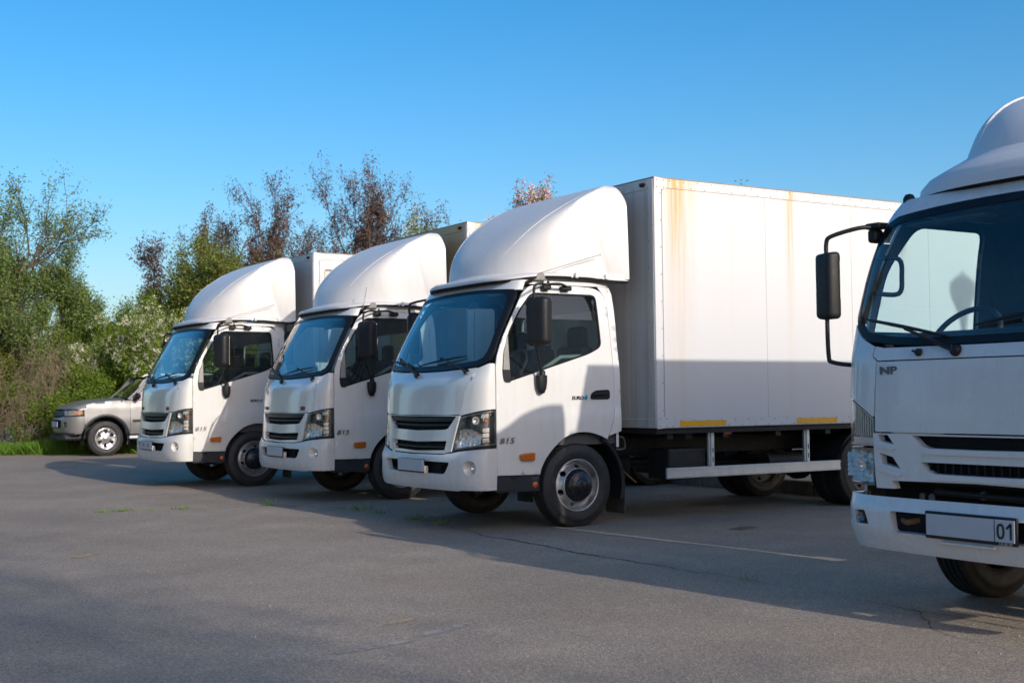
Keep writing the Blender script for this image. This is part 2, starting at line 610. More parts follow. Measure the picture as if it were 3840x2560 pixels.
def table(tab):
    xs = [a for a, _ in tab]; ys = [b for _, b in tab]
    n = len(xs)
    ms = []
    for j in range(n):
        if j == 0: ms.append((ys[1] - ys[0]) / (xs[1] - xs[0]))
        elif j == n - 1: ms.append((ys[-1] - ys[-2]) / (xs[-1] - xs[-2]))
        else:
            a = (ys[j] - ys[j - 1]) / (xs[j] - xs[j - 1]); b = (ys[j + 1] - ys[j]) / (xs[j + 1] - xs[j])
            ms.append(0 if a * b <= 0 else 2 * a * b / (a + b))
    def f(z):
        if z <= xs[0]: return ys[0] + ms[0] * (z - xs[0])
        if z >= xs[-1]: return ys[-1] + ms[-1] * (z - xs[-1])
        i = 0
        while z > xs[i + 1]: i += 1
        h = xs[i + 1] - xs[i]; s = (z - xs[i]) / h
        return (ys[i] * (2 * s ** 3 - 3 * s * s + 1) + ms[i] * h * (s ** 3 - 2 * s * s + s)
                + ys[i + 1] * (3 * s * s - 2 * s ** 3) + ms[i + 1] * h * (s ** 3 - s * s))
    return f

def sst(a, b, x):
    t = min(1, max(0, (x - a) / (b - a)))
    return t * t * (3 - 2 * t)

class Nose:
    """plan contour of a cab front: half width w(z), side line xd(z), centre line xf(z), superellipse exponent"""
    QR = 0.75
    def __init__(s, w, xd, xf, n):
        s.w, s.xd, s.xf, s.n = w, xd, xf, n
    def at(s, q, z):
        t = q / s.QR
        sg = 1 if t >= 0 else -1
        t = min(abs(t), PI / 2)
        e = 2 / s.n
        return (s.xd(z) - (s.xd(z) - s.xf(z)) * math.cos(t) ** e if t < PI / 2 else s.xd(z), sg * s.w(z) * math.sin(t) ** e if t > 1e-9 else 0.0, z)
    def q(s, y, z):
        r = min(1.0, abs(y) / s.w(z))
        t = math.asin(r ** (s.n / 2))
        return (t if y >= 0 else -t) * s.QR
    def x_at(s, y, z):
        return s.at(s.q(y, z), z)[0]
    def dom(s, poly, step=0.04):
        """outline given in front view (y, z) -> domain (q, z)"""
        return [(s.q(y, z), z) for y, z in resample(poly, step)]

def text_mesh(name, body, size, depth=0.002, shear=0.0, bold=0.0, spacing=1.0):
    c = bpy.data.curves.new(name, 'FONT')
    c.body = body
    c.size = size
    c.extrude = depth
    c.shear = shear
    c.offset = bold
    c.space_character = spacing
    c.align_x = 'CENTER'
    c.align_y = 'CENTER'
    c.resolution_u = 3
    o = bpy.data.objects.new(name, c)
    COL.objects.link(o)
    dg = bpy.context.evaluated_depsgraph_get()
    me = bpy.data.meshes.new_from_object(o.evaluated_get(dg))
    bpy.data.objects.remove(o)
    bpy.data.curves.remove(c)
    return me

def cached(key, fn):
    if key not in MESH_CACHE:
        MESH_CACHE[key] = fn()
    return MESH_CACHE[key]
# ---------------------------------------------------------------- ground
def asphalt_mat():
    m, nt, bs = new_mat('weathered asphalt')
    v = coords(nt)
    big = noise(nt, v, 0.55, 6, 0.62)
    mid = noise(nt, v, 2.3, 6, 0.65)
    fine = noise(nt, v, 75, 3, 0.6)
    vo = nt.nodes.new('ShaderNodeTexVoronoi')
    vo.inputs['Scale'].default_value = 115
    nt.links.new(v, vo.inputs['Vector'])
    c = ramp(nt, big, [(0.32, (0.245, 0.203, 0.160)), (0.68, (0.365, 0.300, 0.234))])
    c = mixc(nt, ramp(nt, mid, [(0.40, (0, 0, 0)), (0.75, (0.55,) * 3)]), c, (0.23, 0.188, 0.155))
    stone = ramp(nt, vo.outputs['Color'], [(0.15, (0.55, 0.55, 0.56)), (0.5, (0.95, 0.94, 0.93)), (0.85, (1.75, 1.68, 1.58))])
    c = mixc(nt, 0.62, c, stone, 'MULTIPLY')
    gr = ramp(nt, fine, [(0.35, (0.62,) * 3), (0.65, (1.25,) * 3)])
    c = mixc(nt, 0.6, c, gr, 'MULTIPLY')
    warm = noise(nt, coords(nt, (1, 1, 1), (9, 4, 0)), 0.9, 3, 0.6)
    c = mixc(nt, ramp(nt, warm, [(0.55, (0, 0, 0)), (0.8, (0.35,) * 3)]), c, (0.36, 0.28, 0.205))
    nt.links.new(c, bs.inputs['Base Color'])
    bs.inputs['Roughness'].default_value = 0.82
    bs.inputs['Specular IOR Level'].default_value = 0.35
    h = mth(nt, 'ADD', mth(nt, 'MULTIPLY', vo.outputs['Distance'], 0.7), mth(nt, 'MULTIPLY', fine, 0.6))
    bump(nt, bs, h, 0.45, 0.006)
    return m
M['asphalt'] = asphalt_mat()
M['crack'] = simple('crack filled with dirt', (0.018, 0.017, 0.016), 0.95, var=0.4, vscale=20)
M['soil'] = simple('dry soil with litter', (0.085, 0.07, 0.045), 0.95, var=0.4, vscale=3, bmp=0.6, bscale=12)
M['stone'] = simple('grey kerb concrete', (0.22, 0.205, 0.185), 0.85, var=0.25, vscale=9, bmp=0.5, bscale=40)

def worn(name, col, cover, scale):
    m, nt, bs = new_mat(name)
    out = nt.nodes['Material Output']
    n = noise(nt, coords(nt), scale, 6, 0.7)
    n2 = noise(nt, coords(nt), scale * 9, 3, 0.6)
    a = ramp(nt, mth(nt, 'ADD', mth(nt, 'MULTIPLY', n, .6), mth(nt, 'MULTIPLY', n2, .4)), [(0.50 - cover * .25, (0, 0, 0)), (0.62 - cover * .1, (1, 1, 1))])
    bs.inputs['Base Color'].default_value = (*col, 1)
    bs.inputs['Roughness'].default_value = 0.8
    tr = nt.nodes.new('ShaderNodeBsdfTransparent')
    mx = nt.nodes.new('ShaderNodeMixShader')
    # soft worn-away border towards the strip's ends and sides
    gx = nt.nodes.new('ShaderNodeTexCoord')
    sx = nt.nodes.new('ShaderNodeSeparateXYZ')
    nt.links.new(gx.outputs['Generated'], sx.inputs[0])
    def hump(s):
        d = mth(nt, 'SUBTRACT', s, 0.5)
        return mth(nt, 'SUBTRACT', 1.0, mth(nt, 'MULTIPLY', mth(nt, 'MULTIPLY', d, d), 4.0), True)
    e = mth(nt, 'MULTIPLY', hump(sx.outputs['X']), hump(sx.outputs['Y']))
    e = mth(nt, 'MULTIPLY', e, 1.6, True)
    nt.links.new(mth(nt, 'MULTIPLY', a, e), mx.inputs[0])
    nt.links.new(tr.outputs[0], mx.inputs[1])
    nt.links.new(bs.outputs[0], mx.inputs[2])
    nt.links.new(mx.outputs[0], out.inputs[0])
    return m

mb = MB()
mb.add([(-700, -700, -.012), (700, -700, -.012), (700, 700, -.012), (-700, 700, -.012)], [(0, 1, 2, 3)])
tag(obj('ground', mb.mesh('ground'), 'soil'), kind='structure')
KERB_U = 11.0
def edge_v(u):
    return 30.29 - .533 * (u - 6.2)
mb = MB()
mb.add([(-120, -120, 0), (KERB_U, -120, 0), (KERB_U, edge_v(KERB_U), 0), (-120, edge_v(-120), 0)], [(0, 1, 2, 3)])
asph = tag(obj('asphalt', mb.mesh('asphalt'), 'asphalt'), kind='structure')
rng = random.Random(5)

def crack(pts, w0, z=.004, seed=1):
    r = random.Random(seed)
    P = resample(pts, .045, False)
    vs, fs = [], []
    off = 0.0
    for i, p in enumerate(P):
        a = Vector(P[max(0, i - 1)]); b = Vector(P[min(len(P) - 1, i + 1)])
        t = (b - a).normalized(); n = Vector((-t.y, t.x))
        off = off * .86 + r.uniform(-.016, .016)
        c = Vector(p) + n * off
        w = w0 * r.uniform(.45, 1.35) * (.6 + .4 * math.sin(i * .05 + seed))
        vs += [(c.x + n.x * w, c.y + n.y * w, z), (c.x - n.x * w, c.y - n.y * w, z)]
        if i:
            k = 2 * i
            fs.append((k - 2, k - 1, k + 1, k))
    m_ = MB(); m_.add(vs, fs)
    return obj('crack', m_.mesh('crack'), 'crack', asph)
crack([(2.2, 14.34), (3.73, 14.06), (5.34, 13.76)], .008, seed=3)
crack([(5.34, 13.76), (5.75, 13.2), (5.87, 12.68), (5.87, 11.0), (5.66, 9.66), (5.60, 7.47), (5.66, 6.3), (5.64, 4.93), (5.60, 2.5)], .009, seed=8)
crack([(3.05, 13.2), (1.5, 13.0), (-.5, 13.3), (-3, 13.2)], .005, seed=12)
crack([(5.64, 4.93), (5.2, 4.4), (5.05, 3.6)], .004, seed=15)

def mark(name, pts, w, mat, z=.004):
    vs, fs = [], []
    P = resample(pts, .25, False)
    for i, p in enumerate(P):
        a = Vector(P[max(0, i - 1)]); b = Vector(P[min(len(P) - 1, i + 1)])
        t = (b - a).normalized(); n = Vector((-t.y, t.x))
        vs += [(p[0] + n.x * w, p[1] + n.y * w, z), (p[0] - n.x * w, p[1] - n.y * w, z)]
        if i:
            fs.append((2 * i - 2, 2 * i - 1, 2 * i + 1, 2 * i))
    m_ = MB(); m_.add(vs, fs)
    return obj(name, m_.mesh(name), mat, asph)
M['worn_white'] = worn('worn white road paint', (0.46, 0.40, 0.31), .75, 2.0)
M['worn_tan'] = worn('dried tan clay smear', (0.45, 0.32, 0.19), .7, 3.0)
M['worn_grey'] = worn('pale scuff', (0.36, 0.32, 0.275), .6, 2.2)
M['oil'] = worn('oil stain', (0.12, 0.095, 0.07), .35, 2.5)
mark('faded_line', [(6.50, 9.95), (6.60, 8.8), (6.70, 7.75)], .036, 'worn_white')
mark('clay_smear', [(2.33, 10.1), (2.52, 10.35)], .05, 'worn_tan')
mark('clay_smear', [(3.02, 6.13), (3.24, 6.25)], .035, 'worn_tan')
mark('pale_scuff', [(2.45, 5.58), (3.0, 5.70)], .035, 'worn_grey')
mark('pale_scuff', [(2.95, 5.72), (3.5, 5.98)], .035, 'worn_grey')
mark('oil_stain', [(7.65, 8.62), (8.0, 8.74)], .09, 'oil')
mark('oil_stain', [(9.2, 8.2), (9.7, 8.3)], .12, 'oil')

# kerb behind the trucks
kerb = bpy.data.objects.new('kerb', None)
link(kerb)
tag(kerb, kind='structure')
def stone():
    m_ = MB(); m_.box((0, 0, .07), (.16, .985, .16), .018, 2); return m_.mesh('kerb_stone')
for k in range(22):
    o = obj('kerb_stone', cached('kerbstone', stone), 'stone', kerb, (KERB_U + .09 + rng.uniform(-.012, .012), 5.5 + k, rng.uniform(-.015, .01)), (0, 0, rng.uniform(-.012, .012)))


# loose grit
rg = random.Random(91)
m_ = MB()
for k in range(420):
    if k < 180:
        y_ = rg.uniform(3.0, 13.5); x_ = 5.68 + rg.gauss(0, .18)
    else:
        x_ = rg.uniform(0.5, 7.5); y_ = rg.uniform(3.2, 14)
    r_ = rg.uniform(.003, .009)
    a_ = rg.uniform(0, 6)
    c_, s_ = math.cos(a_) * r_, math.sin(a_) * r_
    m_.add([(x_ + c_, y_ + s_, 0), (x_ - s_, y_ + c_, 0), (x_ - c_, y_ - s_, 0), (x_ + s_, y_ - c_, 0), (x_, y_, r_ * 1.1)], [(0, 1, 4), (1, 2, 4), (2, 3, 4), (3, 0, 4)])
tag(obj('grit', m_.mesh('grit'), 'stone'), 'loose grit scattered on the asphalt', 'grit', kind='stuff')
# ---------------------------------------------------------------- shared truck pieces
def inset(poly, d):
    """move an outline inwards by d"""
    n = len(poly)
    A = sum(poly[i][0] * poly[(i + 1) % n][1] - poly[(i + 1) % n][0] * poly[i][1] for i in range(n))
    sg = 1 if A > 0 else -1
    out = []
    for i in range(n):
        p0, p1, p2 = Vector(poly[i - 1]), Vector(poly[i]), Vector(poly[(i + 1) % n])
        a, b = (p1 - p0), (p2 - p1)
        if a.length < 1e-9 or b.length < 1e-9:
            out.append(tuple(p1)); continue
        a.normalize(); b.normalize()
        n1 = Vector((-a.y, a.x)) * sg
        n2 = Vector((-b.y, b.x)) * sg
        m = n1 + n2
        k = max(0.45, m.length_squared / 2)
        out.append(tuple(p1 + m / 2 * (d / max(0.3, (m.length / 2) ** 2))))
    return out

def widen(me, k):
    for v in me.vertices:
        v.co.x *= k
    return me

def crom(pts, per=6):
    """smooth open curve through points"""
    P = [Vector(p) for p in pts]
    out = []
    for i in range(len(P) - 1):
        p0 = P[max(0, i - 1)]; p1 = P[i]; p2 = P[i + 1]; p3 = P[min(len(P) - 1, i + 2)]
        for k in range(per):
            t = k / per
            out.append(tuple(0.5 * ((2 * p1) + (p2 - p0) * t + (2 * p0 - 5 * p1 + 4 * p2 - p3) * t * t + (3 * p1 - p0 - 3 * p2 + p3) * t ** 3)))
    out.append(tuple(P[-1]))
    return out

def tyre_mesh(name, r, w, rim_r, grooves=4):
    mb = MB()
    h = w / 2
    # outer wall, shoulder, tread with grooves, inner wall
    mb.mat = 1
    wall = [(rim_r - .004, -h + .030), (rim_r + .012, -h + .012), (rim_r + .035, -h + .004), (r - .085, -h - .004), (r - .06, -h - .003), (r - .057, -h + .001), (r - .03, -h + .004), (r - .012, -h + .014)]
    mb.lathe(wall, 56)
    mb.lathe([(a, -b) for a, b in reversed(wall)], 56)
    mb.mat = 0
    tread = [(r - .012, -h + .014), (r - .003, -h + .026)]
    span = (w - .06)
    for g in range(grooves):
        c = -span / 2 + span * (g + .5) / grooves
        tread += [(r, c - .008), (r - .012, c - .005), (r - .012, c + .005), (r, c + .008)]
    tread += [(r - .003, h - .026), (r - .012, h - .014)]
    mb.lathe(tread, 56, smooth=False)
    return mb.mesh(name)

def steel_rim_mesh(name, r=0.243, face=0.0, holes=6, cone=True, hub_r=.118):
    """pressed steel wheel with oval hand holes; outer side towards -y"""
    mb = MB()
    mb.lathe([(r - .012, face + .055), (r - .002, face + .008), (r, face), (r - .006, face - .006), (r - .014, face - .002), (r - .018, face + .012), (r - .028, face + .03), (r - .034, face + .075), (r - .05, face + .11)], 64)
    def prof(rad):
        if cone:
            t = sst(.125, r - .04, rad)
            return face + .002 + .062 * t
        t = sst(.10, r - .05, rad)
        return face + .075 - .02 * t
    outer = [((r - .030) * math.cos(a * 2 * PI / 48), (r - .030) * math.sin(a * 2 * PI / 48)) for a in range(48)]
    inn = [(.05 * math.cos(a * 2 * PI / 20), .05 * math.sin(a * 2 * PI / 20)) for a in range(20)]
    hs = [inn]
    for k in range(holes):
        a0 = 2 * PI * (k + .35) / holes
        c = (.172 * math.cos(a0), .172 * math.sin(a0))
        tr, tt = Vector((math.cos(a0), math.sin(a0))), Vector((-math.sin(a0), math.cos(a0)))
        hs.append([tuple(Vector(c) + tr * .019 * math.cos(u) + tt * .030 * math.sin(u)) for u in [2 * PI * i / 14 for i in range(14)]])
    panel(mb, outer, lambda a, b: (a, prof(math.hypot(a, b)), b), 0.02, hs, 0.012, Vector((0, -1, 0)))
    return mb.mesh(name)

def add_wheel(parent, loc, sg, kind='front', r=0.385, w=0.215, name='wheel'):
    """tyre with rim and hub as sub-parts; sg -1: outer face towards -y"""
    rot = (0, 0, 0) if sg < 0 else (0, 0, PI)
    tk = ('tyre', r, w)
    t = obj(name, cached(tk, lambda: tyre_mesh('tyre', r, w, .228)), ['rubber', 'rubber_wall'], parent, loc, rot)
    face = -w / 2 + .012
    if kind == 'front':
        obj('rim', cached(('rim', 'f'), lambda: steel_rim_mesh('rim', face=face)), 'steel', t)
        def hub():
            mb = MB()
            mb.lathe([(.150, face + .012), (.150, face - .004), (.142, face - .012)], 40)
            mb.lathe([(.142, face - .012), (.140, face - .024), (.130, face - .052), (.118, face - .060), (.060, face - .062), (.056, face - .072), (.040, face - .080), (.0, face - .082)], 40)
            return mb.mesh('hub')
        def lip():
            mb = MB()
            mb.lathe([(.160, face + .012), (.159, face - .004), (.152, face - .010), (.1505, face - .004)], 48)
            return mb.mesh('hub_lip')
        obj('hub_cap', cached(('hub', 'f'), hub), 'hub', t)
        obj('hub_ring', cached(('hubl', 'f'), lip), 'steel', t)
    else:
        obj('rim', cached(('rim', 'r'), lambda: steel_rim_mesh('rim', face=face, cone=False)), 'rim_dark', t)
        def hub():
            mb = MB()
            mb.lathe([(.10, face + .10), (.098, face + .02), (.085, face + .005), (.0, face + .003)], 28)
            return mb.mesh('hub')
        obj('hub_cap', cached(('hub', 'r'), hub), 'hub', t)
    return t

def box_body(parent, x0, x1, hw, z0, z1, mats, seams, stain_tape=True, tapes=(), prefix=''):
    """insulated van body: sheets, rails, posts, rivets; near side is -y"""
    side_m, front_m = mats
    T = 0.022
    body = MB()
    body.box(((x0 + x1) / 2, 0, (z0 + z1) / 2 + .02), (x1 - x0 - 2 * T, 2 * hw - 2 * T, z1 - z0 - .10))
    o = obj('cargo_body', body.mesh('cargo_body'), side_m, parent)
    xs = [x0 + .10] + list(seams) + [x1 - .10]
    for sg in (-1, 1):
        for i in range(len(xs) - 1):
            a, b = xs[i] + .0008, xs[i + 1] - .0008
            mb = MB()
            mb.box(((a + b) / 2, sg * (hw - .016), (z0 + z1) / 2), (b - a, .022, z1 - z0 - .16), 0.003)
            obj('side_sheet', mb.mesh('side_sheet'), side_m, parent)
        for (nm, zc, hh) in (('top_rail', z1 - .047, .094), ('bottom_rail', z0 + .040, .080)):
            mb = MB()
            mb.box(((x0 + x1) / 2, sg * (hw - .011), zc), (x1 - x0 - .182, .028, hh), 0.004)
            obj(nm, mb.mesh(nm), side_m, parent)
        for xx in (x0, x1):
            d = 1 if xx == x0 else -1
            mb = MB()
            mb.box((xx + d * .044, sg * (hw - .012), (z0 + z1) / 2), (.090, .030, z1 - z0 + .002), 0.008, 2)
            for zc in (z0 + .055, z1 - .055):          # corner caps with a clipped edge
                mb.prism([(xx + d * .001, zc - .062), (xx + d * .135, zc - .050), (xx + d * .135, zc + .050), (xx + d * .001, zc + .062)], sg * (hw + .003), sg * (hw + .007))
            obj('corner_post', mb.mesh('corner_post'), side_m, parent)
    # front wall of upright planks
    n = 6
    wdt = (2 * hw - .20) / n
    for k in range(n):
        mb = MB()
        y = -hw + .10 + wdt * (k + .5)
        mb.box((x0 + .014, y, (z0 + z1) / 2), (.022, wdt - .004, z1 - z0 - .17), 0.003)
        obj('front_sheet', mb.mesh('front_sheet'), front_m, parent)
    for (nm, zc, hh) in (('front_top_rail', z1 - .05, .10), ('front_bottom_rail', z0 + .045, .09)):
        mb = MB()
        mb.box((x0 + .010, 0, zc), (.026, 2 * hw - .055, hh), 0.004)
        obj(nm, mb.mesh(nm), front_m, parent)
    for sg in (-1, 1):
        mb = MB()
        mb.box((x0 + .009, sg * (hw - .055), (z0 + z1) / 2), (.028, .080, z1 - z0 - .01), 0.004)
        obj('front_post', mb.mesh('front_post'), front_m, parent)
        mb = MB()
        mb.lathe([(.0, -.022), (.016, -.018), (.022, -.004), (.022, .004)], 12, 'x', (x0 - .006, sg * (hw - .17), z1 - .052))
        for v in range(len(mb.v)):
            a = mb.v[v]
            mb.v[v] = (a[0], (a[1] - sg * (hw - .17)) * 2.0 + sg * (hw - .17), a[2])
        obj('clearance_lamp', mb.mesh('clearance_lamp'), 'black_plastic', parent)
    mb = MB()
    mb.box(((x0 + x1) / 2, 0, z1 + .004), (x1 - x0 + .01, 2 * hw + .012, .014), 0.004)
    obj('roof', mb.mesh('roof'), 'lamp_grey', parent)
    mb = MB()
    mb.box(((x0 + x1) / 2, 0, z0 - .03), (x1 - x0 - .02, 2 * hw - .06, .05))
    for k in range(8):
        mb.box((x0 + .2 + k * (x1 - x0 - .4) / 7, 0, z0 - .075), (.07, 2 * hw - .12, .06))
    obj('floor_frame', mb.mesh('floor_frame'), 'chassis', parent)
    # rivets
    def rivets():
        mb = MB()
        prof = [(.0065, .0), (.006, .003), (.0035, .0052), (.0, .0058)]
        def riv(p, ax):
            mb.lathe([(a, -b if ax != '' else b) for a, b in prof], 7, 'y' if ax == 'y' else 'x', p, smooth=True)
        L = x1 - x0
        k = int(L / .175)
        for i in range(k):
            xx = x0 + .19 + i * .175
            riv((xx, -hw - .003, z1 - .020), 'y'); riv((xx + .087, -hw - .003, z1 - .078), 'y')
            riv((xx, -hw - .003, z0 + .016), 'y'); riv((xx + .087, -hw - .003, z0 + .068), 'y')
        for i in range(int((z1 - z0 - .3) / .26) + 1):
            zz = z0 + .17 + i * .26
            riv((x0 + .074, -hw - .003, zz), 'y')
            riv((x0 - .006, -hw + .085, zz + .06), 'x'); riv((x0 - .006, -hw + .025, zz - .05), 'x')
        for i in range(12):
            yy = -hw + .14 + i * .17
            riv((x0 - .004, yy, z1 - .075), 'x'); riv((x0 - .004, yy + .08, z1 - .03), 'x')
            riv((x0 - .004, yy, z0 + .065), 'x'); riv((x0 - .004, yy + .08, z0 + .02), 'x')
        for zz in (z0 + .02, z0 + .09, z1 - .02, z1 - .09):
            riv((x0 + .03, -hw - .008, zz), 'y'); riv((x0 + .11, -hw - .008, zz), 'y')
        return mb.mesh('rivets')
    tag(obj('rivets', cached(('rivets', x0, x1), rivets), 'lamp_grey', parent), kind='stuff')
    for (a, b, zc) in tapes:
        for sg in (-1, 1):
            mb = MB()
            mb.box(((a + b) / 2, sg * (hw + .0055), zc), (b - a, .002, .052))
            obj('reflective_tape', mb.mesh('reflective_tape'), 'tape', parent)

def chassis(parent, x0, x1, rear_ax, z_rail=(.60, .80), side_rail=True, hw=1.1):
    mb = MB()
    for sg in (-1, 1):
        mb.box(((x0 + x1) / 2, sg * .38, sum(z_rail) / 2), (x1 - x0, .065, z_rail[1] - z_rail[0]), 0.004)
    for k in range(6):
        xx = x0 + .5 + k * (x1 - x0 - .8) / 5
        mb.box((xx, 0, .70), (.08, .72, .12))
    mb.box((-.05, 0, .62), (1.15, .62, .46), .05)
    mb.box((.85, 0, .52), (.75, .40, .32), .05)
    mb.tube([(1.2, 0, .52), (rear_ax, 0, .42)], .045, 10)
    mb.tube([(rear_ax, -.75, .385), (rear_ax, .75, .385)], .07, 12)
    mb.tube([(0, -.80, .34), (0, .80, .34)], .055, 10)
    mb.lathe([(.0, -.17), (.12, -.15), (.165, -.05), (.165, .05), (.12, .15), (.0, .17)], 20, 'x', (rear_ax, 0, .40))
    for sg in (-1, 1):
        for ax_ in (0, rear_ax):
            mb.box((ax_, sg * .50, .48), (1.15, .07, .045), .01)
    obj('chassis_frame', mb.mesh('chassis_frame'), 'chassis', parent)

# ---------------------------------------------------------------- light truck with the sloping face (three of them)
h_w = table([(.3, .972), (.6, .983), (.95, .985), (1.35, .985), (1.6, .965), (2.15, .905), (2.25, .885)])
h_xd = table([(.3, -.885), (1.46, -.890), (1.56, -.868), (2.17, -.545), (2.3, -.48)])
h_xf = table([(.37, -1.13), (.45, -1.16), (.6, -1.168), (.75, -1.158), (1.05, -1.13), (1.30, -1.108), (1.36, -1.094), (1.41, -1.066), (1.47, -1.034), (1.52, -1.008), (2.17, -.685), (2.3, -.61)])
HN = Nose(h_w, h_xd, h_xf, 2.8)
b_xf = table([(.30, -1.14), (.36, -1.165), (.42, -1.192), (.50, -1.200), (.60, -1.200), (.66, -1.196), (.685, -1.182), (.70, -1.165), (.76, -1.14)])
b_w = table([(.3, .968), (.40, .982), (.60, .990), (.70, .988), (.76, .984)])
BN = Nose(b_w, lambda z: -.883, b_xf, 3.0)

def h_side(sg):
    def f(x, z):
        zc = 1.06 + .06 * math.sin((x + .7) * 1.4)
        fl = sst(0, .10, zc - z) * .014 * sst(-.88, -.35, x)
        return (x, sg * (h_w(z) + fl - .012 * sst(.30, .52, x) ** 2), z)
    return f

ARCH = crom([(-.433, .497), (-.415, .56), (-.343, .672), (-.192, .806), (-.06, .857), (.055, .868), (.17, .852), (.287, .811), (.318, .795)], 4)
DOOR = ([(-.876, .503), (-.882, .9), (-.883, 1.46), (-.862, 1.56)] + [(h_xd(z) + .008, z) for z in (1.65, 1.75, 1.836, 1.95, 2.05, 2.13)]
        + crom([(-.52, 2.165), (-.465, 2.203), (-.38, 2.218), (-.1, 2.222), (.18, 2.216), (.30, 2.19), (.365, 2.12), (.385, 2.0), (.405, 1.6), (.413, 1.2), (.407, 1.06), (.385, .96), (.335, .835)], 4)
        + ARCH[::-1])
WIN = rounded([(-.745, 1.333), (.16, 1.592), (.292, 1.66), (.268, 2.148), (-.455, 2.148), (-.60, 1.985), (-.722, 1.79), (-.792, 1.60), (-.818, 1.42), (-.805, 1.335)],
              [.02, .08, .05, .06, .06, .05, .04, .03, .03, .05], 4)
GLASS_EDGE = -.735
BPAN = [(.390, 2.00), (.3695, 2.122), (.335, 2.175), (.30, 2.224), (.405, 2.224), (.438, 2.16), (.462, 2.02), (.488, 1.5), (.494, 1.2), (.490, .868), (.340, .828), (.390, .957), (.411, 1.055), (.417, 1.2), (.409, 1.6)]
WS = ([(y, 1.446 + .028 * (abs(y) / .8) ** 2.2) for y in np.linspace(-.86, .86, 15)] + [(.925, 1.502), (.962, 1.53)]
      + [(h_w(z) * .997, z) for z in (1.6, 1.7, 1.8, 1.9, 2.0, 2.1)] + [(.895, 2.150), (.86, 2.174)]
      + [(y, 2.204 - .030 * (abs(y) / .86) ** 2) for y in np.linspace(.80, -.80, 13)] + [(-.86, 2.174), (-.895, 2.150)]
      + [(-h_w(z) * .997, z) for z in (2.1, 2.0, 1.9, 1.8, 1.7, 1.6)] + [(-.962, 1.53), (-.925, 1.502)])
WS_IN = ([(y, 1.492 + .030 * (abs(y) / .8) ** 2.2) for y in np.linspace(-.80, .80, 13)] + [(.868, 1.55), (.895, 1.60)]
         + [(h_w(z) * .997 - .058, z) for z in (1.68, 1.8, 1.9, 2.0)] + [(.846, 2.08), (.825, 2.115), (.78, 2.138)]
         + [(y, 2.172 - .030 * (abs(y) / .86) ** 2) for y in np.linspace(.68, -.68, 11)] + [(-.78, 2.138), (-.825, 2.115), (-.846, 2.08)]
         + [(-(h_w(z) * .997 - .058), z) for z in (2.0, 1.9, 1.8, 1.68)] + [(-.895, 1.60), (-.868, 1.55)])
HOOD = ([(y, 1.432 + .026 * (abs(y) / .8) ** 2.2) for y in np.linspace(-.838, .838, 13)] + [(.846, 1.455), (.774, 1.323), (.691, 1.046)]
        + [(y, 1.040) for y in (.5, .25, 0, -.25, -.5)] + [(-.691, 1.046), (-.774, 1.323), (-.846, 1.455)])
FRONT = Vector((-1, 0, 0))

def mir(poly, sg):
    return [(sg * a, b) for a, b in poly]

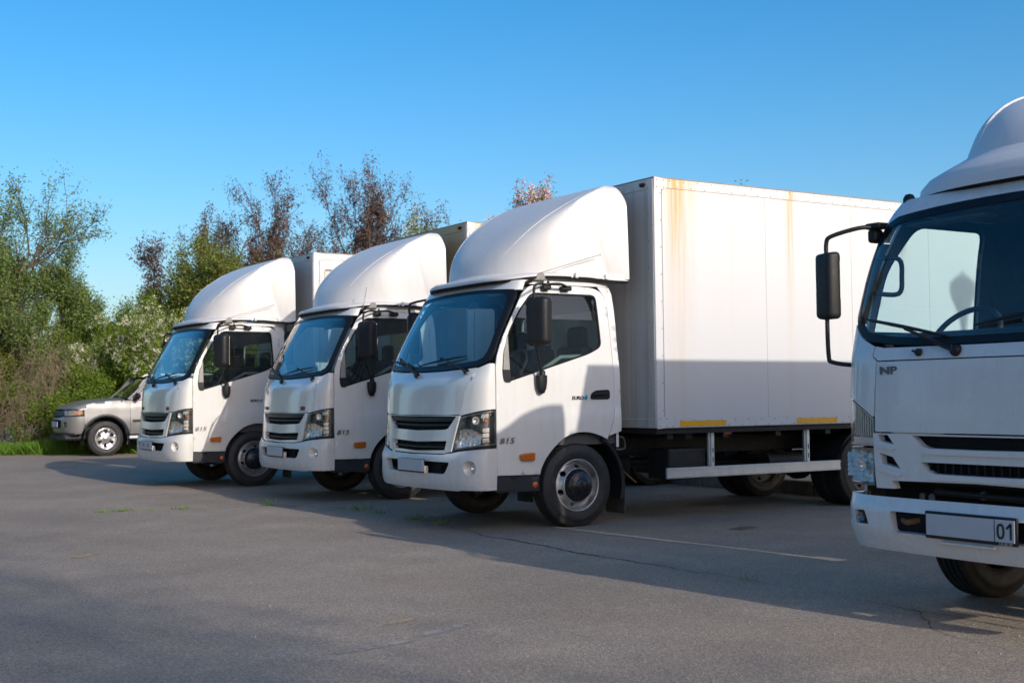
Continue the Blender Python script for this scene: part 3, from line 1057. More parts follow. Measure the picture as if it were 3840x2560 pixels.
def build_hino(root, idx, badge300=True, plate_txt=None, box=None):
    def C(k, fn):
        return cached(('hino', k), fn)
    side_dir = {s: Vector((0, s, 0)) for s in (-1, 1)}
    for sg in (-1, 1):
        f = h_side(sg)
        def door():
            mb = MB()
            panel(mb, DOOR, f, 0.045, [WIN], 0.016, side_dir[sg], back=1)
            return mb.mesh('door')
        d = obj('door', C(('door', sg), door), ['white', 'lining'], root)
        def seal():
            mb = MB()
            panel(mb, inset(WIN, -.003), f, 0.05, [inset(WIN, .017)], 0.012, side_dir[sg], lift=-.003)
            return mb.mesh('window_seal')
        obj('window_seal', C(('seal', sg), seal), 'seal', d)
        win_in = [(max(a, GLASS_EDGE), b) for a, b in inset(WIN, .012)]
        def glass():
            mb = MB()
            panel(mb, win_in, f, 0.08, [], 0, side_dir[sg], lift=-.010, rim=False)
            return mb.mesh('side_window')
        obj('side_window', C(('glass', sg), glass), 'side_glass', d)
        def trim():
            mb = MB()
            panel(mb, [(GLASS_EDGE - .001, 1.44), (GLASS_EDGE - .001, 1.775), (-.745, 1.745), (-.785, 1.60), (-.806, 1.44)], f, 0.03, [], 0.01, side_dir[sg], lift=.002)
            mb.mat = 1
            panel(mb, rounded([(GLASS_EDGE - .001, 1.437), (-.806, 1.437), (-.812, 1.40), (-.800, 1.325), (GLASS_EDGE - .001, 1.328)], [0, 0, .02, .05, 0]), f, 0.03, [], 0.012, side_dir[sg], lift=.008)
            return mb.mesh('quarter_trim')
        obj('quarter_trim', C(('trim', sg), trim), ['lamp_grey', 'black_plastic'], d)
        def handle():
            mb = MB()
            o_ = rounded([(.135, 1.166), (.36, 1.166), (.357, 1.258), (.19, 1.250), (.14, 1.215)], .03, 4)
            panel(mb, o_, f, 0.03, [], 0.01, side_dir[sg], lift=.006)
            p0 = f(.15, 1.21); p1 = f(.345, 1.222)
            yy = sg * (abs(p0[1]) + .016)
            mb.tube([(.165, yy - sg * .012, 1.212), (.18, yy, 1.213), (.31, yy, 1.220), (.335, yy - sg * .012, 1.222)], [.010, .014, .014, .010], 8)
            return mb.mesh('door_handle')
        obj('door_handle', C(('handle', sg), handle), 'black_plastic', d)
        # door top bar of the inner lining, seen through the glass
        def arm():
            mb = MB()
            mb.tube([(-.55, sg * .90, 1.22), (-.30, sg * .885, 1.46), (-.12, sg * .88, 1.56), (.10, sg * .88, 1.57), (.18, sg * .89, 1.50)], .020, 8)
            return mb.mesh('inner_grip')
        obj('inner_grip', C(('arm', sg), arm), 'armtrim', d)
        def bpan():
            mb = MB()
            panel(mb, BPAN, f, 0.05, [], 0.014, side_dir[sg], back=1)
            return mb.mesh('rear_pillar')
        obj('rear_pillar', C(('bpan', sg), bpan), ['white', 'lining'], root)
        def corner():
            mb = MB()
            qe = HN.QR * PI / 2
            inner = [(sg * .850, 1.456), (sg * .778, 1.323), (sg * .695, 1.044)]
            pts = [(HN.q(*p), p[1]) for p in resample(inner, .04, False)]
            low = [(HN.q(y, z), z) for y, z in resample([(sg * .705, 1.036), (sg * .80, 1.052), (sg * .90, 1.072), (sg * .97, 1.086)], .03, False)] + [(sg * qe, 1.092)]
            edge = [(sg * qe, z) for z in (1.15, 1.25, 1.35, 1.45, 1.494)]
            top = [(HN.q(sg * .955, 1.497), 1.497), (HN.q(sg * .92, 1.481), 1.481)]
            panel(mb, pts + low + edge + top, HN.at, 0.04, [], 0.014, Vector((-.7, sg * .7, 0)), back=1)
            return mb.mesh('corner_panel')
        obj('corner_panel', C(('corner', sg), corner), ['white', 'lining'], root)
        def gapstrip():  # dark strip added behind the door gap, standing in for its shade
            mb = MB()
            panel(mb, [(-.894, .50), (-.864, .50), (-.864, 1.46), (-.894, 1.46)], lambda x, z: (x, sg * (h_w(z) - .0165), z), .06, [], 0, side_dir[sg], rim=False)
            return mb.mesh('dark_gap_strip')
        obj('dark_gap_strip', C(('gap', sg), gapstrip), 'seal', d)
        # headlight: dark pan, bowls and bars behind a clear cover
        qe = HN.QR * PI / 2
        hl = ([(HN.q(y, z), z) for y, z in resample([(sg * .712, 1.022), (sg * .80, 1.040), (sg * .90, 1.060), (sg * .97, 1.073)], .03, False)] + [(sg * qe, 1.080), (sg * qe, .90), (sg * qe, .775)]
              + [(HN.q(y, z), z) for y, z in resample([(sg * .96, .768), (sg * .85, .752), (sg * .72, .736), (sg * .632, .726), (sg * .67, .87), (sg * .712, 1.022)], .03, False)][:-1])
        dirn = Vector((-.75, sg * .66, 0))
        def pan():
            mb = MB()
            panel(mb, inset(hl, .004), HN.at, 0.035, [], 0.0, dirn, lift=-.075, rim=False)
            panel(mb, hl, HN.at, 0.05, [inset(hl, .014)], 0.08, dirn, lift=-.001)
            return mb.mesh('headlight')
        h = obj('headlight', C(('hl', sg), pan), 'smoke_chrome', root)
        def cover():
            mb = MB()
            panel(mb, inset(hl, .003), HN.at, 0.04, [], 0, dirn, rim=False)
            return mb.mesh('lens')
        obj('lens', C(('lens', sg), cover), 'lens', h)
        def bowl(y, z, r, dep):
            p = Vector(HN.at(HN.q(sg * y, z), z))
            nrm = Vector((-.86, sg * .50, 0)).normalized()
            mb = MB()
            prof = [(r, 0), (r * .93, dep * .35), (r * .72, dep * .75), (r * .40, dep), (r * .2, dep * 1.02), (0, dep * 1.02)]
            mb.lathe(prof, 24, 'x')
            q_ = Vector((-1, 0, 0)).rotation_difference(nrm)
            mb.v = [tuple(q_ @ Vector((v[0], v[1] * (1.25 if r > .06 else 1.0), v[2] * (.86 if r > .06 else 1.0))) + p - nrm * .016) for v in mb.v]
            return mb
        def facets():
            mb = MB()
            def fm(q_, z):
                p = Vector(HN.at(q_, z))
                ay = abs(p.y)
                r2 = ((ay - .80) / .15) ** 2 + ((z - .83) / .11) ** 2
                k_ = .050 - .042 * min(1.0, r2)
                k_ += .010 * math.sin(ay * 91.0 + z * 37.0) * math.cos(z * 83.0 - ay * 29.0)
                return tuple(p + Vector((.75 * k_, -sg * .5 * k_, 0)))
            pl = [(HN.q(sg * y, z), z) for y, z in ((.650, .742), (.80, .752), (.925, .768), (.932, .87), (.86, .915), (.74, .915), (.672, .890))]
            panel(mb, pl, fm, 0.030, [], 0.0, dirn, lift=-.012, rim=False, flat=True)
            return mb.mesh('reflector_bowl')
        obj('reflector_bowl', C(('bowl', sg), facets), 'chrome', h)
        obj('turn_lamp', C(('turn', sg), lambda: bowl(.880, .992, .036, .030).mesh('turn_lamp')), 'chrome', h)
        def bulb():
            mb = MB()
            p = Vector(HN.at(HN.q(sg * .945, .985), .985))
            bm = bmesh.new(); bmesh.ops.create_uvsphere(bm, u_segments=8, v_segments=6, radius=.014)
            mb.from_bm(bm, True, Matrix.Translation(p + Vector((.045, -sg * .03, 0)))); bm.free()
            return mb.mesh('indicator_bulb')
        obj('indicator_bulb', C(('bulb', sg), bulb), 'orange_ref', h)
        for kb, (y0_, y1_, z0_, z1_) in enumerate(((.942, .979, .797, .833), (.942, .979, .842, .878), (.942, .979, .887, .923), (.925, .976, 1.012, 1.050))):
            def bar():
                mb = MB()
                pl = [(HN.q(y, zz), zz) for y, zz in ((sg * y0_, z0_), (sg * y1_, z0_ + .002), (sg * y1_, z1_ + .002), (sg * y0_, z1_))]
                panel(mb, pl, HN.at, 0.02, [], 0.02, dirn, lift=-.022)
                return mb.mesh('reflector_bar')
            obj('reflector_bar', C(('bar', sg, kb), bar), 'clear_lamp', h)
        def brow():
            mb = MB()
            pl = [(HN.q(y, zz), zz) for y, zz in resample([(sg * .665, .895), (sg * .74, .918), (sg * .84, .914), (sg * .92, .880), (sg * .932, .900), (sg * .90, .945), (sg * .78, .957), (sg * .668, .925)], .02)]
            panel(mb, pl, HN.at, 0.02, [], 0.04, dirn, lift=-.018)
            return mb.mesh('lamp_divider')
        obj('lamp_divider', C(('brow', sg), brow), 'black_plastic', h)
        def hbase():
            mb = MB()
            pl = ([(HN.q(y, z), z) for y, z in resample([(sg * .625, .724), (sg * .72, .733), (sg * .85, .749), (sg * .96, .765)], .03, False)] + [(sg * qe, .771), (sg * qe, .745)]
                  + [(HN.q(y, z), z) for y, z in resample([(sg * .96, .738), (sg * .85, .722), (sg * .72, .705), (sg * .615, .692)], .03, False)])
            panel(mb, pl, HN.at, 0.03, [], 0.03, dirn, lift=-.004)
            return mb.mesh('lamp_base')
        obj('lamp_base', C(('hbase', sg), hbase), 'black_plastic', h)
        # sill below the door with its round reflector
        def sill():
            mb = MB()
            panel(mb, [(-.872, .352), (-.872, .488), (-.428, .482), (-.436, .43), (-.428, .352)], f, 0.06, [], 0.05, side_dir[sg], lift=-.012)
            mb.box((-.66, sg * .90, .43), (.44, .14, .14), .01)
            return mb.mesh('sill')
        sl = obj('sill', C(('sill', sg), sill), 'skirt', root)
        def refl():
            mb = MB()
            y = f(-.477, .407)[1] - sg * .012
            mb.lathe([(0, sg * .010), (.024, sg * .009), (.028, sg * .005), (.028, -sg * .002)], 20, 'y', (-.477, y, .408))
            return mb.mesh('round_reflector')
        obj('round_reflector', C(('refl', sg), refl), 'orange_ref', sl)
        def marker():
            mb = MB()
            y = f(-.577, .66)[1]
            mb.prism(rounded([(-.648, .632), (-.506, .626), (-.500, .690), (-.515, .697), (-.640, .690), (-.652, .678)], .012), y - sg * .004, y + sg * .036, bev=.006)
            return mb.mesh('marker_lamp')
        obj('marker_lamp', C(('marker', sg), marker), 'amber', d)
        # mirror with its tubes and brackets
        def housing():
            mb = MB()
            bm = bmesh.new()
            bmesh.ops.create_cube(bm, size=1.0)
            for v in bm.verts:
                v.co = Vector((v.co.x * .130, v.co.y * .240, v.co.z * .440))
            bmesh.ops.bevel(bm, geom=[e for e in bm.edges], offset=.054, segments=5, profile=.55, affect='EDGES')
            for v in bm.verts:
                k = v.co.x / .065
                if k < 0:
                    v.co.y *= 1 + .10 * k; v.co.z *= 1 + .04 * k
            rot = Matrix.Rotation(-sg * R_(24), 4, 'Z')
            mb.from_bm(bm, True, Matrix.Translation((-.565, sg * 1.20, 1.868)) @ rot)
            bm.free()
            return mb.mesh('mirror')
        mi = obj('mirror', C(('mirror', sg), housing), 'black_plastic', root)
        def mglass():
            mb = MB()
            rot = Matrix.Rotation(-sg * R_(24), 4, 'Z')
            mb.box((.064, 0, 0), (.004, .19, .385), .0015, 1, Matrix.Translation((-.565, sg * 1.20, 1.868)) @ rot)
            return mb.mesh('mirror_glass')
        obj('mirror_glass', C(('mglass', sg), mglass), 'mirror', mi)
        y = sg * 1.20
        def arm1():
            mb = MB()
            mb.tube(crom([(-.610, y, 2.05), (-.612, y, 2.14), (-.590, y - sg * .01, 2.185), (-.44, sg * 1.06, 2.222), (-.33, sg * .945, 2.222), (-.20, sg * 1.0, 2.226), (-.08, sg * .945, 2.205)], 5), .0125, 8)
            return mb.mesh('upper_arm')
        obj('upper_arm', C(('arm1', sg), arm1), 'black_plastic', mi)
        def arm2():
            mb = MB()
            mb.tube(crom([(-.615, y, 1.70), (-.595, y, 1.64), (-.46, sg * 1.075, 1.42)], 5), .011, 8)
            return mb.mesh('lower_arm')
        obj('lower_arm', C(('arm2', sg), arm2), 'black_plastic', mi)
        for kb, (xb, lb) in enumerate(((-.305, .085), (-.085, .10))):
            def brk_():
                mb = MB()
                mb.box((xb, sg * .925, 2.194), (lb, .075, .045), .012, 2)
                if kb == 0:
                    mb.lathe([(.012, -.02), (.012, .05), (.008, .055), (0, .055)], 8, 'z', (-.29, sg * .945, 2.20))
                return mb.mesh('arm_bracket')
            obj('arm_bracket', C(('abr', sg, kb), brk_), 'black_plastic', mi)
        def foot():
            mb = MB()
            y = sg * 1.02
            prof = [(.0, -.115), (.030, -.105), (.052, -.06), (.060, .0), (.060, .055)]
            b2 = MB(); b2.lathe(prof, 16, 'z'); b2.add([( .060 * math.cos(a), .060 * math.sin(a), .055) for a in [2 * PI * i / 16 for i in range(16)]], [tuple(range(16))])
            mb.add([(v[0] * .95 - .425, v[1] * .62 + sg * 1.022, v[2] + 1.335) for v in b2.v], b2.f, True)
            mb.lathe([(.028, .05), (.028, .085), (.020, .10), (0, .10)], 14, 'z', (-.425, sg * 1.035, 1.335))
            return mb.mesh('mirror_foot')
        obj('mirror_foot', C(('foot', sg), foot), 'black_plastic', mi)
        # arch liner and mud flap
        def liner():
            mb = MB()
            def L(a, t):
                ang = a
                r = .485 if ang < 2.2 else .485
                return (.03 + r * math.cos(ang), sg * (.555 + .395 * t), .375 + r * math.sin(ang))
            mb.grid(L, np.linspace(-.25, PI + .10, 26), (0, .5, 1))
            # rolled outer edge of the rear quarter
            mb.tube([(.03 + .49 * math.cos(a), sg * .955, .375 + .49 * math.sin(a)) for a in np.linspace(-.30, 1.05, 12)], .022, 8)
            mb.box((0, sg * .55, .70), (.95, .02, .60))
            return mb.mesh('wheel_arch')
        obj('wheel_arch', C(('liner', sg), liner), 'black_plastic', root)
        def flap():
            mb = MB()
            mb.box((.545, sg * .80, .27), (.014, .30, .36), .003)
            return mb.mesh('mud_flap')
        obj('mud_flap', C(('flap', sg), flap), 'mud', root)
        add_wheel(root, (0, sg * .862, .380), sg)
        for yy in (.905, .655):
            add_wheel(root, (3.72, sg * yy, .380), sg if yy > .7 else -sg, 'rear', name='rear_wheel')
        def guard():
            mb = MB()
            def L(a, t):
                return (3.72 + .455 * math.cos(a), sg * (.53 + .51 * t), .40 + .44 * math.sin(a))
            mb.grid(L, np.linspace(.05, PI - .05, 20), (0, .5, 1))
            mb.grid(lambda a, t: (3.72 + (.455 + .012 * t) * math.cos(a), sg * 1.04, .40 + (.44 - .04 * t) * math.sin(a)), np.linspace(.05, PI - .05, 20), (0, 1))
            return mb.mesh('rear_mudguard')
        obj('rear_mudguard', C(('rguard', sg), guard), 'black_plastic', root)
        # side guard of the load bed
        def rail():
            mb = MB()
            mb.box((2.135, sg * 1.045, .450), (2.32, .030, .104), .004)
            mb.box((2.135, sg * 1.061, .486), (2.32, .006, .018), .002)
            mb.box((2.135, sg * 1.061, .416), (2.32, .006, .018), .002)
            return mb.mesh('guard_rail')
        gr = obj('guard_rail', C(('rail', sg), rail), 'alu', root)
        for xx in (1.572, 2.862):
            def post():
                mb = MB()
                mb.box((0, 0, .17), (.040, .018, .36), .003)
                mb.box((-.030, .020, .17), (.022, .030, .34), .003)
                return mb.mesh('guard_post')
            obj('guard_post', C('post', post), 'alu', root, (xx, sg * 1.022, .505))
            for zz in (.06, .15):
                def slot():
                    mb = MB()
                    mb.box((0, sg * .0105, 0), (.010, .003, .045), .001)
                    return mb.mesh('slot')
                obj('slot', C(('slot', sg), slot), 'seal', gr, (xx, sg * 1.022, .505 + zz))
        def bamber():
            mb = MB()
            mb.box((0, 0, 0), (.105, .03, .050), .008, 2)
            return mb.mesh('body_side_lamp')
        for xx in (1.76, 4.3):
            obj('body_side_lamp', C('bamber', bamber), 'amber', root, (xx, sg * 1.03, .832))
    # centre front
    def hood():
        mb = MB()
        panel(mb, HN.dom(HOOD), HN.at, 0.045, [], 0.014, FRONT, back=1)
        return mb.mesh('front_lid')
    hd = obj('front_lid', C('hood', hood), ['white', 'lining'], root)
    def wsg():
        mb = MB()
        panel(mb, HN.dom(WS), HN.at, 0.07, [], 0, FRONT, rim=False)
        return mb.mesh('windscreen')
    ws = obj('windscreen', C('ws', wsg), 'windscreen', root)
    def wsb():
        mb = MB()
        panel(mb, HN.dom(WS), HN.at, 0.045, [HN.dom(WS_IN)], 0.02, FRONT, lift=.003)
        return mb.mesh('windscreen_border')
    obj('windscreen_border', C('wsb', wsb), 'grille_black', ws)
    # grille
    SUR = [(-.684, 1.036), (-.704, 1.028), (-.612, .712), (-.50, .692), (0, .684), (.50, .692), (.612, .712), (.704, 1.028), (.684, 1.036), (0, 1.032)]
    UP = rounded([(-.658, 1.028), (0, 1.026), (.658, 1.028), (.552, .918), (.50, .906), (0, .893), (-.50, .906), (-.552, .918)], [.0, 0, .0, .05, .04, 0, .04, .05])
    LOW = rounded([(-.540, .806), (0, .790), (.540, .806), (.512, .722), (0, .706), (-.512, .722)], [.008, 0, .008, .008, 0, .008])
    def sur():
        mb = MB()
        panel(mb, HN.dom(SUR), HN.at, 0.035, [HN.dom(UP), HN.dom(LOW)], 0.05, FRONT, lift=.008)
        return mb.mesh('grille_surround')
    gs = obj('grille_surround', C('sur', sur), 'white', root)
    def gback():
        mb = MB()
        panel(mb, HN.dom([(-.68, 1.034), (.68, 1.034), (.56, .70), (-.56, .70)]), HN.at, 0.08, [], 0, FRONT, lift=-.055, rim=False)
        return mb.mesh('grille_back')
    obj('grille_back', C('gback', gback), 'seal', gs)
    def slat(y0, y1, z, h, lift, nm):
        def fn():
            mb = MB()
            pl = [(-y0, z + h / 2), (0, z + h / 2 - .008), (y0, z + h / 2), (y1, z - h / 2), (0, z - h / 2 - .008), (-y1, z - h / 2)]
            panel(mb, HN.dom(pl), HN.at, 0.04, [], 0.03, FRONT, lift=lift)
            return mb.mesh('grille_slat')
        obj('grille_slat', C(nm, fn), 'grille_black', gs)
    slat(.652, .618, 1.004, .040, -.004, 's1')
    slat(.605, .590, .952, .016, -.018, 's2')
    slat(.530, .525, .752, .016, -.018, 's3')
    # bumper
    qe = BN.QR * PI / 2
    BUMP = ([(BN.q(y, z), z) for y, z in resample([(-.97, .740), (-.85, .727), (-.72, .714), (-.64, .700), (-.50, .684), (0, .676), (.50, .684), (.64, .700), (.72, .714), (.85, .727), (.97, .740)], .04, False)]
            + [(qe, .744), (qe, .60), (qe, .45), (qe, .376)]
            + [(BN.q(y, z), z) for y, z in resample([(.96, .374), (.76, .372), (.72, .364), (0, .360), (-.72, .364), (-.76, .372), (-.96, .374)], .04, False)] + [(-qe, .376), (-qe, .45), (-qe, .60), (-qe, .744)])
    OPEN = rounded([(-.635, .618), (.635, .618), (.560, .508), (-.560, .508)], [.03, .03, .045, .045])
    FOG = [[(sg * .868 + .058 * math.cos(a), .572 + .066 * math.sin(a)) for a in [2 * PI * i / 20 for i in range(20)]] for sg in (-1, 1)]
    def bumper():
        mb = MB()
        panel(mb, BUMP, BN.at, 0.04, [BN.dom(OPEN)] + [BN.dom(fg) for fg in FOG], 0.05, FRONT)
        for sg, fg in zip((-1, 1), FOG):
            n = len(fg)
            rings = []
            c0 = Vector(BN.at(BN.q(sg * .868, .572), .572))
            nrm = Vector((-.80, sg * .60, 0)).normalized()
            inner_c = c0 - nrm * .055 + Vector((.022, sg * .028, 0))
            for k in range(5):
                t = k / 4
                ring = []
                for i, (y, z) in enumerate(fg):
                    p = Vector(BN.at(BN.q(y, z), z))
                    a = 2 * PI * i / n
                    tgt = inner_c + Vector((.55 * .034 * math.cos(a) * sg, .034 * math.cos(a), .036 * math.sin(a)))
                    ring.append(tuple(p.lerp(tgt, sst(0, 1, t) if k else 0)))
                rings.append(ring)
            vs = [p for r in rings for p in r]
            fs = [(k * n + i, k * n + (i + 1) % n, (k + 1) * n + (i + 1) % n, (k + 1) * n + i) for k in range(4) for i in range(n)]
            fs.append(tuple(4 * n + i for i in range(n)))
            if sg < 0:
                fs = [f[::-1] for f in fs]
            mb.add(vs, fs, True)
        return mb.mesh('bumper')
    bp = obj('bumper', C('bumper', bumper), 'bumper', root)
    def bback():
        mb = MB()
        panel(mb, BN.dom([(-.70, .66), (.70, .66), (.66, .46), (-.66, .46)]), BN.at, 0.08, [], 0, FRONT, lift=-.055, rim=False)
        for y in (-.46, .46):
            mb.box((-1.10, y, .56), (.04, .07, .05), .01)
            mb.lathe([(.026, -.03), (.026, .03)], 12, 'x', (-1.13, y * 1.05, .565))
        return mb.mesh('intake_back')
    obj('intake_back', C('bback', bback), 'seal', bp)
    for sg in (-1, 1):
        def foglamp():
            mb = MB()
            c0 = Vector(BN.at(BN.q(sg * .868, .572), .572))
            nrm = Vector((-.80, sg * .60, 0)).normalized()
            p = c0 - nrm * .040 + Vector((.022, sg * .028, 0))
            q_ = Vector((-1, 0, 0)).rotation_difference(Vector((-.93, sg * .36, 0)))
            mb.lathe([(.038, .02), (.038, -.004), (.035, -.008), (.031, -.004), (.024, .008), (0, .014)], 20, 'x')
            mb.v = [tuple(q_ @ Vector(v) + p) for v in mb.v]
            return mb.mesh('fog_lamp')
        fl = obj('fog_lamp', C(('fogl', sg), foglamp), 'chrome', bp)
        def foglens():
            mb = MB()
            c0 = Vector(BN.at(BN.q(sg * .868, .572), .572))
            nrm = Vector((-.80, sg * .60, 0)).normalized()
            p = c0 - nrm * .042 + Vector((.022, sg * .028, 0))
            q_ = Vector((-1, 0, 0)).rotation_difference(Vector((-.93, sg * .36, 0)))
            mb.lathe([(.035, -.004), (.026, -.011), (.012, -.015), (0, -.016)], 20, 'x')
            mb.v = [tuple(q_ @ Vector(v) + p) for v in mb.v]
            return mb.mesh('lens')
        obj('lens', C(('foglens', sg), foglens), 'lens', fl)
    def plate():
        mb = MB()
        mb.box((-1.226, 0, .572), (.010, .532, .126), .004)
        mb.mat = 1
        mb.box((-1.2325, 0, .576), (.004, .512, .108), .0015)
        return mb.mesh('number_plate')
    pl = obj('number_plate', C('plate', plate), ['chassis', 'plate'], root)
    def pbr():
        mb = MB()
        mb.box((-1.20, 0, .54), (.05, .50, .07), .006)
        return mb.mesh('plate_bracket')
    obj('plate_bracket', C('pbr', pbr), 'bumper', pl)
    FACE_ROT = Matrix(((0, 0, -1), (-1, 0, 0), (0, 1, 0))).to_euler()     # text facing the way the truck looks
    if plate_txt:
        for t_, y_, s_ in plate_txt:
            obj('plate_lettering', text_mesh('plate_lettering', t_, s_, .0008, bold=.002), 'plate_grey', pl, (-1.2355, y_, .576), FACE_ROT)
    # badges
    SIDE_ROT = Matrix(((1, 0, 0), (0, 0, -1), (0, 1, 0))).to_euler()
    y = h_side(-1)(-.78, .806)[1]
    obj('model_badge', C('b815', lambda: widen(text_mesh('model_badge', '815', .074, .004, .20, .0016, 1.06), 1.36)), 'badge', root, (-.780, y - .004, .806), SIDE_ROT)
    y = h_side(-1)(.02, 1.18)[1]
    eb = obj('emission_badge', C('euro', lambda: widen(text_mesh('emission_badge', 'EURO', .046, .003, .12, .0012, 1.0), 1.08)), 'badge_black', root, (-.006, y - .003, 1.181), (SIDE_ROT[0], SIDE_ROT[1], SIDE_ROT[2]))
    obj('emission_number', C('euro4', lambda: widen(text_mesh('emission_number', '4', .052, .003, .15, .004), 1.2)), 'badge_blue', eb, (.088, .002, .0005))
    if badge300:
        for yy, bt in ((-.585, '300'), (.575, 'HINO')):
            x = HN.x_at(yy, 1.088)
            k = (HN.x_at(yy + .02, 1.088) - HN.x_at(yy - .02, 1.088)) / .04
            rot = (Matrix.Rotation(-math.atan(k), 3, 'Z') @ FACE_ROT.to_matrix()).to_euler()
            obj('lid_badge', C(('b300', bt), lambda: text_mesh('lid_badge', bt, .060 if bt == '300' else .05, .003, .0, .004, 1.12)), 'badge_red' if bt == '300' else 'badge_dark', hd, (x - .004, yy, 1.086), rot)
    # wipers
    def wiper(piv, elbow, b0, b1):
        def S(y, z, l):
            p = Vector(HN.at(HN.q(y, z), z)); return p + Vector((-.85, 0, .5)) * l
        mb = MB()
        pv = S(piv[0], piv[1], .020)
        mb.lathe([(.024, -.02), (.024, .012), (.018, .02), (0, .022)], 12, 'y', tuple(pv - Vector((0, 0, 0))))
        el = S(*elbow, .05)
        mb.tube([tuple(pv), tuple(pv.lerp(el, .35)), tuple(el)], [.013, .012, .007], 8)
        mid = [S(b0[0] + (b1[0] - b0[0]) * t, b0[1] + (b1[1] - b0[1]) * t, .022 + .012 * math.sin(PI * t)) for t in np.linspace(0, 1, 9)]
        mb.tube([tuple(p) for p in mid], [.005, .008, .009, .010, .011, .010, .009, .008, .005], 6)
        mb.tube([tuple(el), tuple(mid[4])], .008, 6)
        return mb.mesh('wiper')
    obj('wiper', C('w1', lambda: wiper((-.735, 1.418), (-.26, 1.545), (.17, 1.488), (-.66, 1.560))), 'black_plastic', root)
    obj('wiper', C('w2', lambda: wiper((.13, 1.398), (.62, 1.565), (.90, 1.56), (.28, 1.490))), 'black_plastic', root)
    # roof, header above the glass, rear wall
    def roof():
        mb = MB()
        qe = HN.QR * PI / 2
        mb.grid(lambda q_, z: tuple(Vector(HN.at(q_, z)) + Vector((.002, 0, 0))), np.linspace(-qe, qe, 41), (2.172, 2.195, 2.215, 2.24, 2.262), flip=True)
        for sg in (-1, 1):
            mb.grid(lambda x, z: (x, sg * h_w(z), z), np.linspace(h_xd(2.226) - .004, .41, 12), (2.227, 2.245, 2.262), flip=(sg > 0))
        ring = [HN.at(q_, 2.262) for q_ in np.linspace(-qe, qe, 41)] + [(x, h_w(2.262), 2.262) for x in np.linspace(-.45, .41, 10)] + [(.43, .82, 2.262), (.43, 0, 2.262), (.43, -.82, 2.262)] + [(x, -h_w(2.262), 2.262) for x in np.linspace(.41, -.45, 10)]
        n = len(ring)
        vs, fs = [], []
        for k in range(6):
            s_ = 1 - k / 5 * .5
            for p in ring:
                vs.append((p[0] * s_ + (-.05) * (1 - s_), p[1] * s_, 2.262 + .035 * math.sqrt(max(0, 1 - (1 - k / 5) ** 2)) if k else 2.262))
        for k in range(5):
            for i in range(n):
                fs.append((k * n + i, k * n + (i + 1) % n, (k + 1) * n + (i + 1) % n, (k + 1) * n + i))
        fs.append(tuple(5 * n + i for i in range(n)))
        mb.add(vs, fs, True)
        return mb.mesh('cab_roof')
    rf = obj('cab_roof', C('roof', roof), 'white', root)
    def vent():
        mb = MB()
        p = Vector((-.475, -.885, 2.242))
        mb.tube([tuple(p + Vector((-.055, .018, -.018))), tuple(p), tuple(p + Vector((.045, -.004, .014)))], [.014, .018, .014], 8)
        return mb.mesh('roof_vent')
    obj('roof_vent', C('vent', vent), 'seal', rf)
    def rear():
        mb = MB()
        out_ = [(-.96, .72), (.96, .72), (.955, 1.6), (.90, 2.16), (.85, 2.25), (-.85, 2.25), (-.90, 2.16), (-.955, 1.6)]
        win = rounded([(-.72, 1.50), (.72, 1.50), (.68, 2.02), (-.68, 2.02)], .07)
        panel(mb, out_, lambda a, b: (.478 - .03 * sst(1.9, 2.3, b), a, b), 0.08, [win], 0.03, Vector((1, 0, 0)), back=1)
        return mb.mesh('cab_rear_wall')
    rw = obj('cab_rear_wall', C('rear', rear), ['white', 'lining'], root)
    def rglass():
        mb = MB()
        panel(mb, rounded([(-.72, 1.50), (.72, 1.50), (.68, 2.02), (-.68, 2.02)], .07), lambda a, b: (.462, a, b), 0.2, [], 0, Vector((1, 0, 0)), rim=False)
        return mb.mesh('rear_window')
    obj('rear_window', C('rglass', rglass), 'side_glass', rw)
    def floor_():
        mb = MB()
        mb.box((-.20, 0, .80), (1.30, 1.86, .10))
        return mb.mesh('cab_floor')
    obj('cab_floor', C('floor', floor_), 'lining', root)
    def headl():
        mb = MB()
        mb.grid(lambda x, y: (x, y, 2.185 - .02 * abs(y)), np.linspace(-.56, .45, 6), np.linspace(-.86, .86, 7))
        return mb.mesh('headliner')
    obj('headliner', C('headl', headl), 'lining', root)
    def dashb():
        mb = MB()
        mb.grid(lambda y, t: (HN.x_at(min(.90, max(-.90, y)), 1.44) + .06 + .42 * t, y, 1.415 + .035 * math.sin(PI * t) - .25 * sst(.75, 1, t)), np.linspace(-.93, .93, 20), np.linspace(0, 1, 8))
        mb.box((-.62, .0, 1.20), (.22, 1.8, .36), .05)
        mb.box((-.66, -.42, 1.455), (.20, .40, .07), .03, 2)
        return mb.mesh('dashboard')
    obj('dashboard', C('dash', dashb), 'dash', root)
    for ks, (y, w_) in enumerate(((-.50, .50), (.12, .42), (.58, .44))):
        def seat_():
            mb = MB()
            mb.box((.04, y, 1.06), (.52, w_, .18), .05, 2)
            mb.box((.30, y, 1.36), (.13, w_, .64), .05, 2)
            mb.box((.34, y, 1.76), (.09, w_ * .55, .22), .04, 2)
            return mb.mesh('seat')
        obj('seat', C(('seat', ks), seat_), 'seat', root)
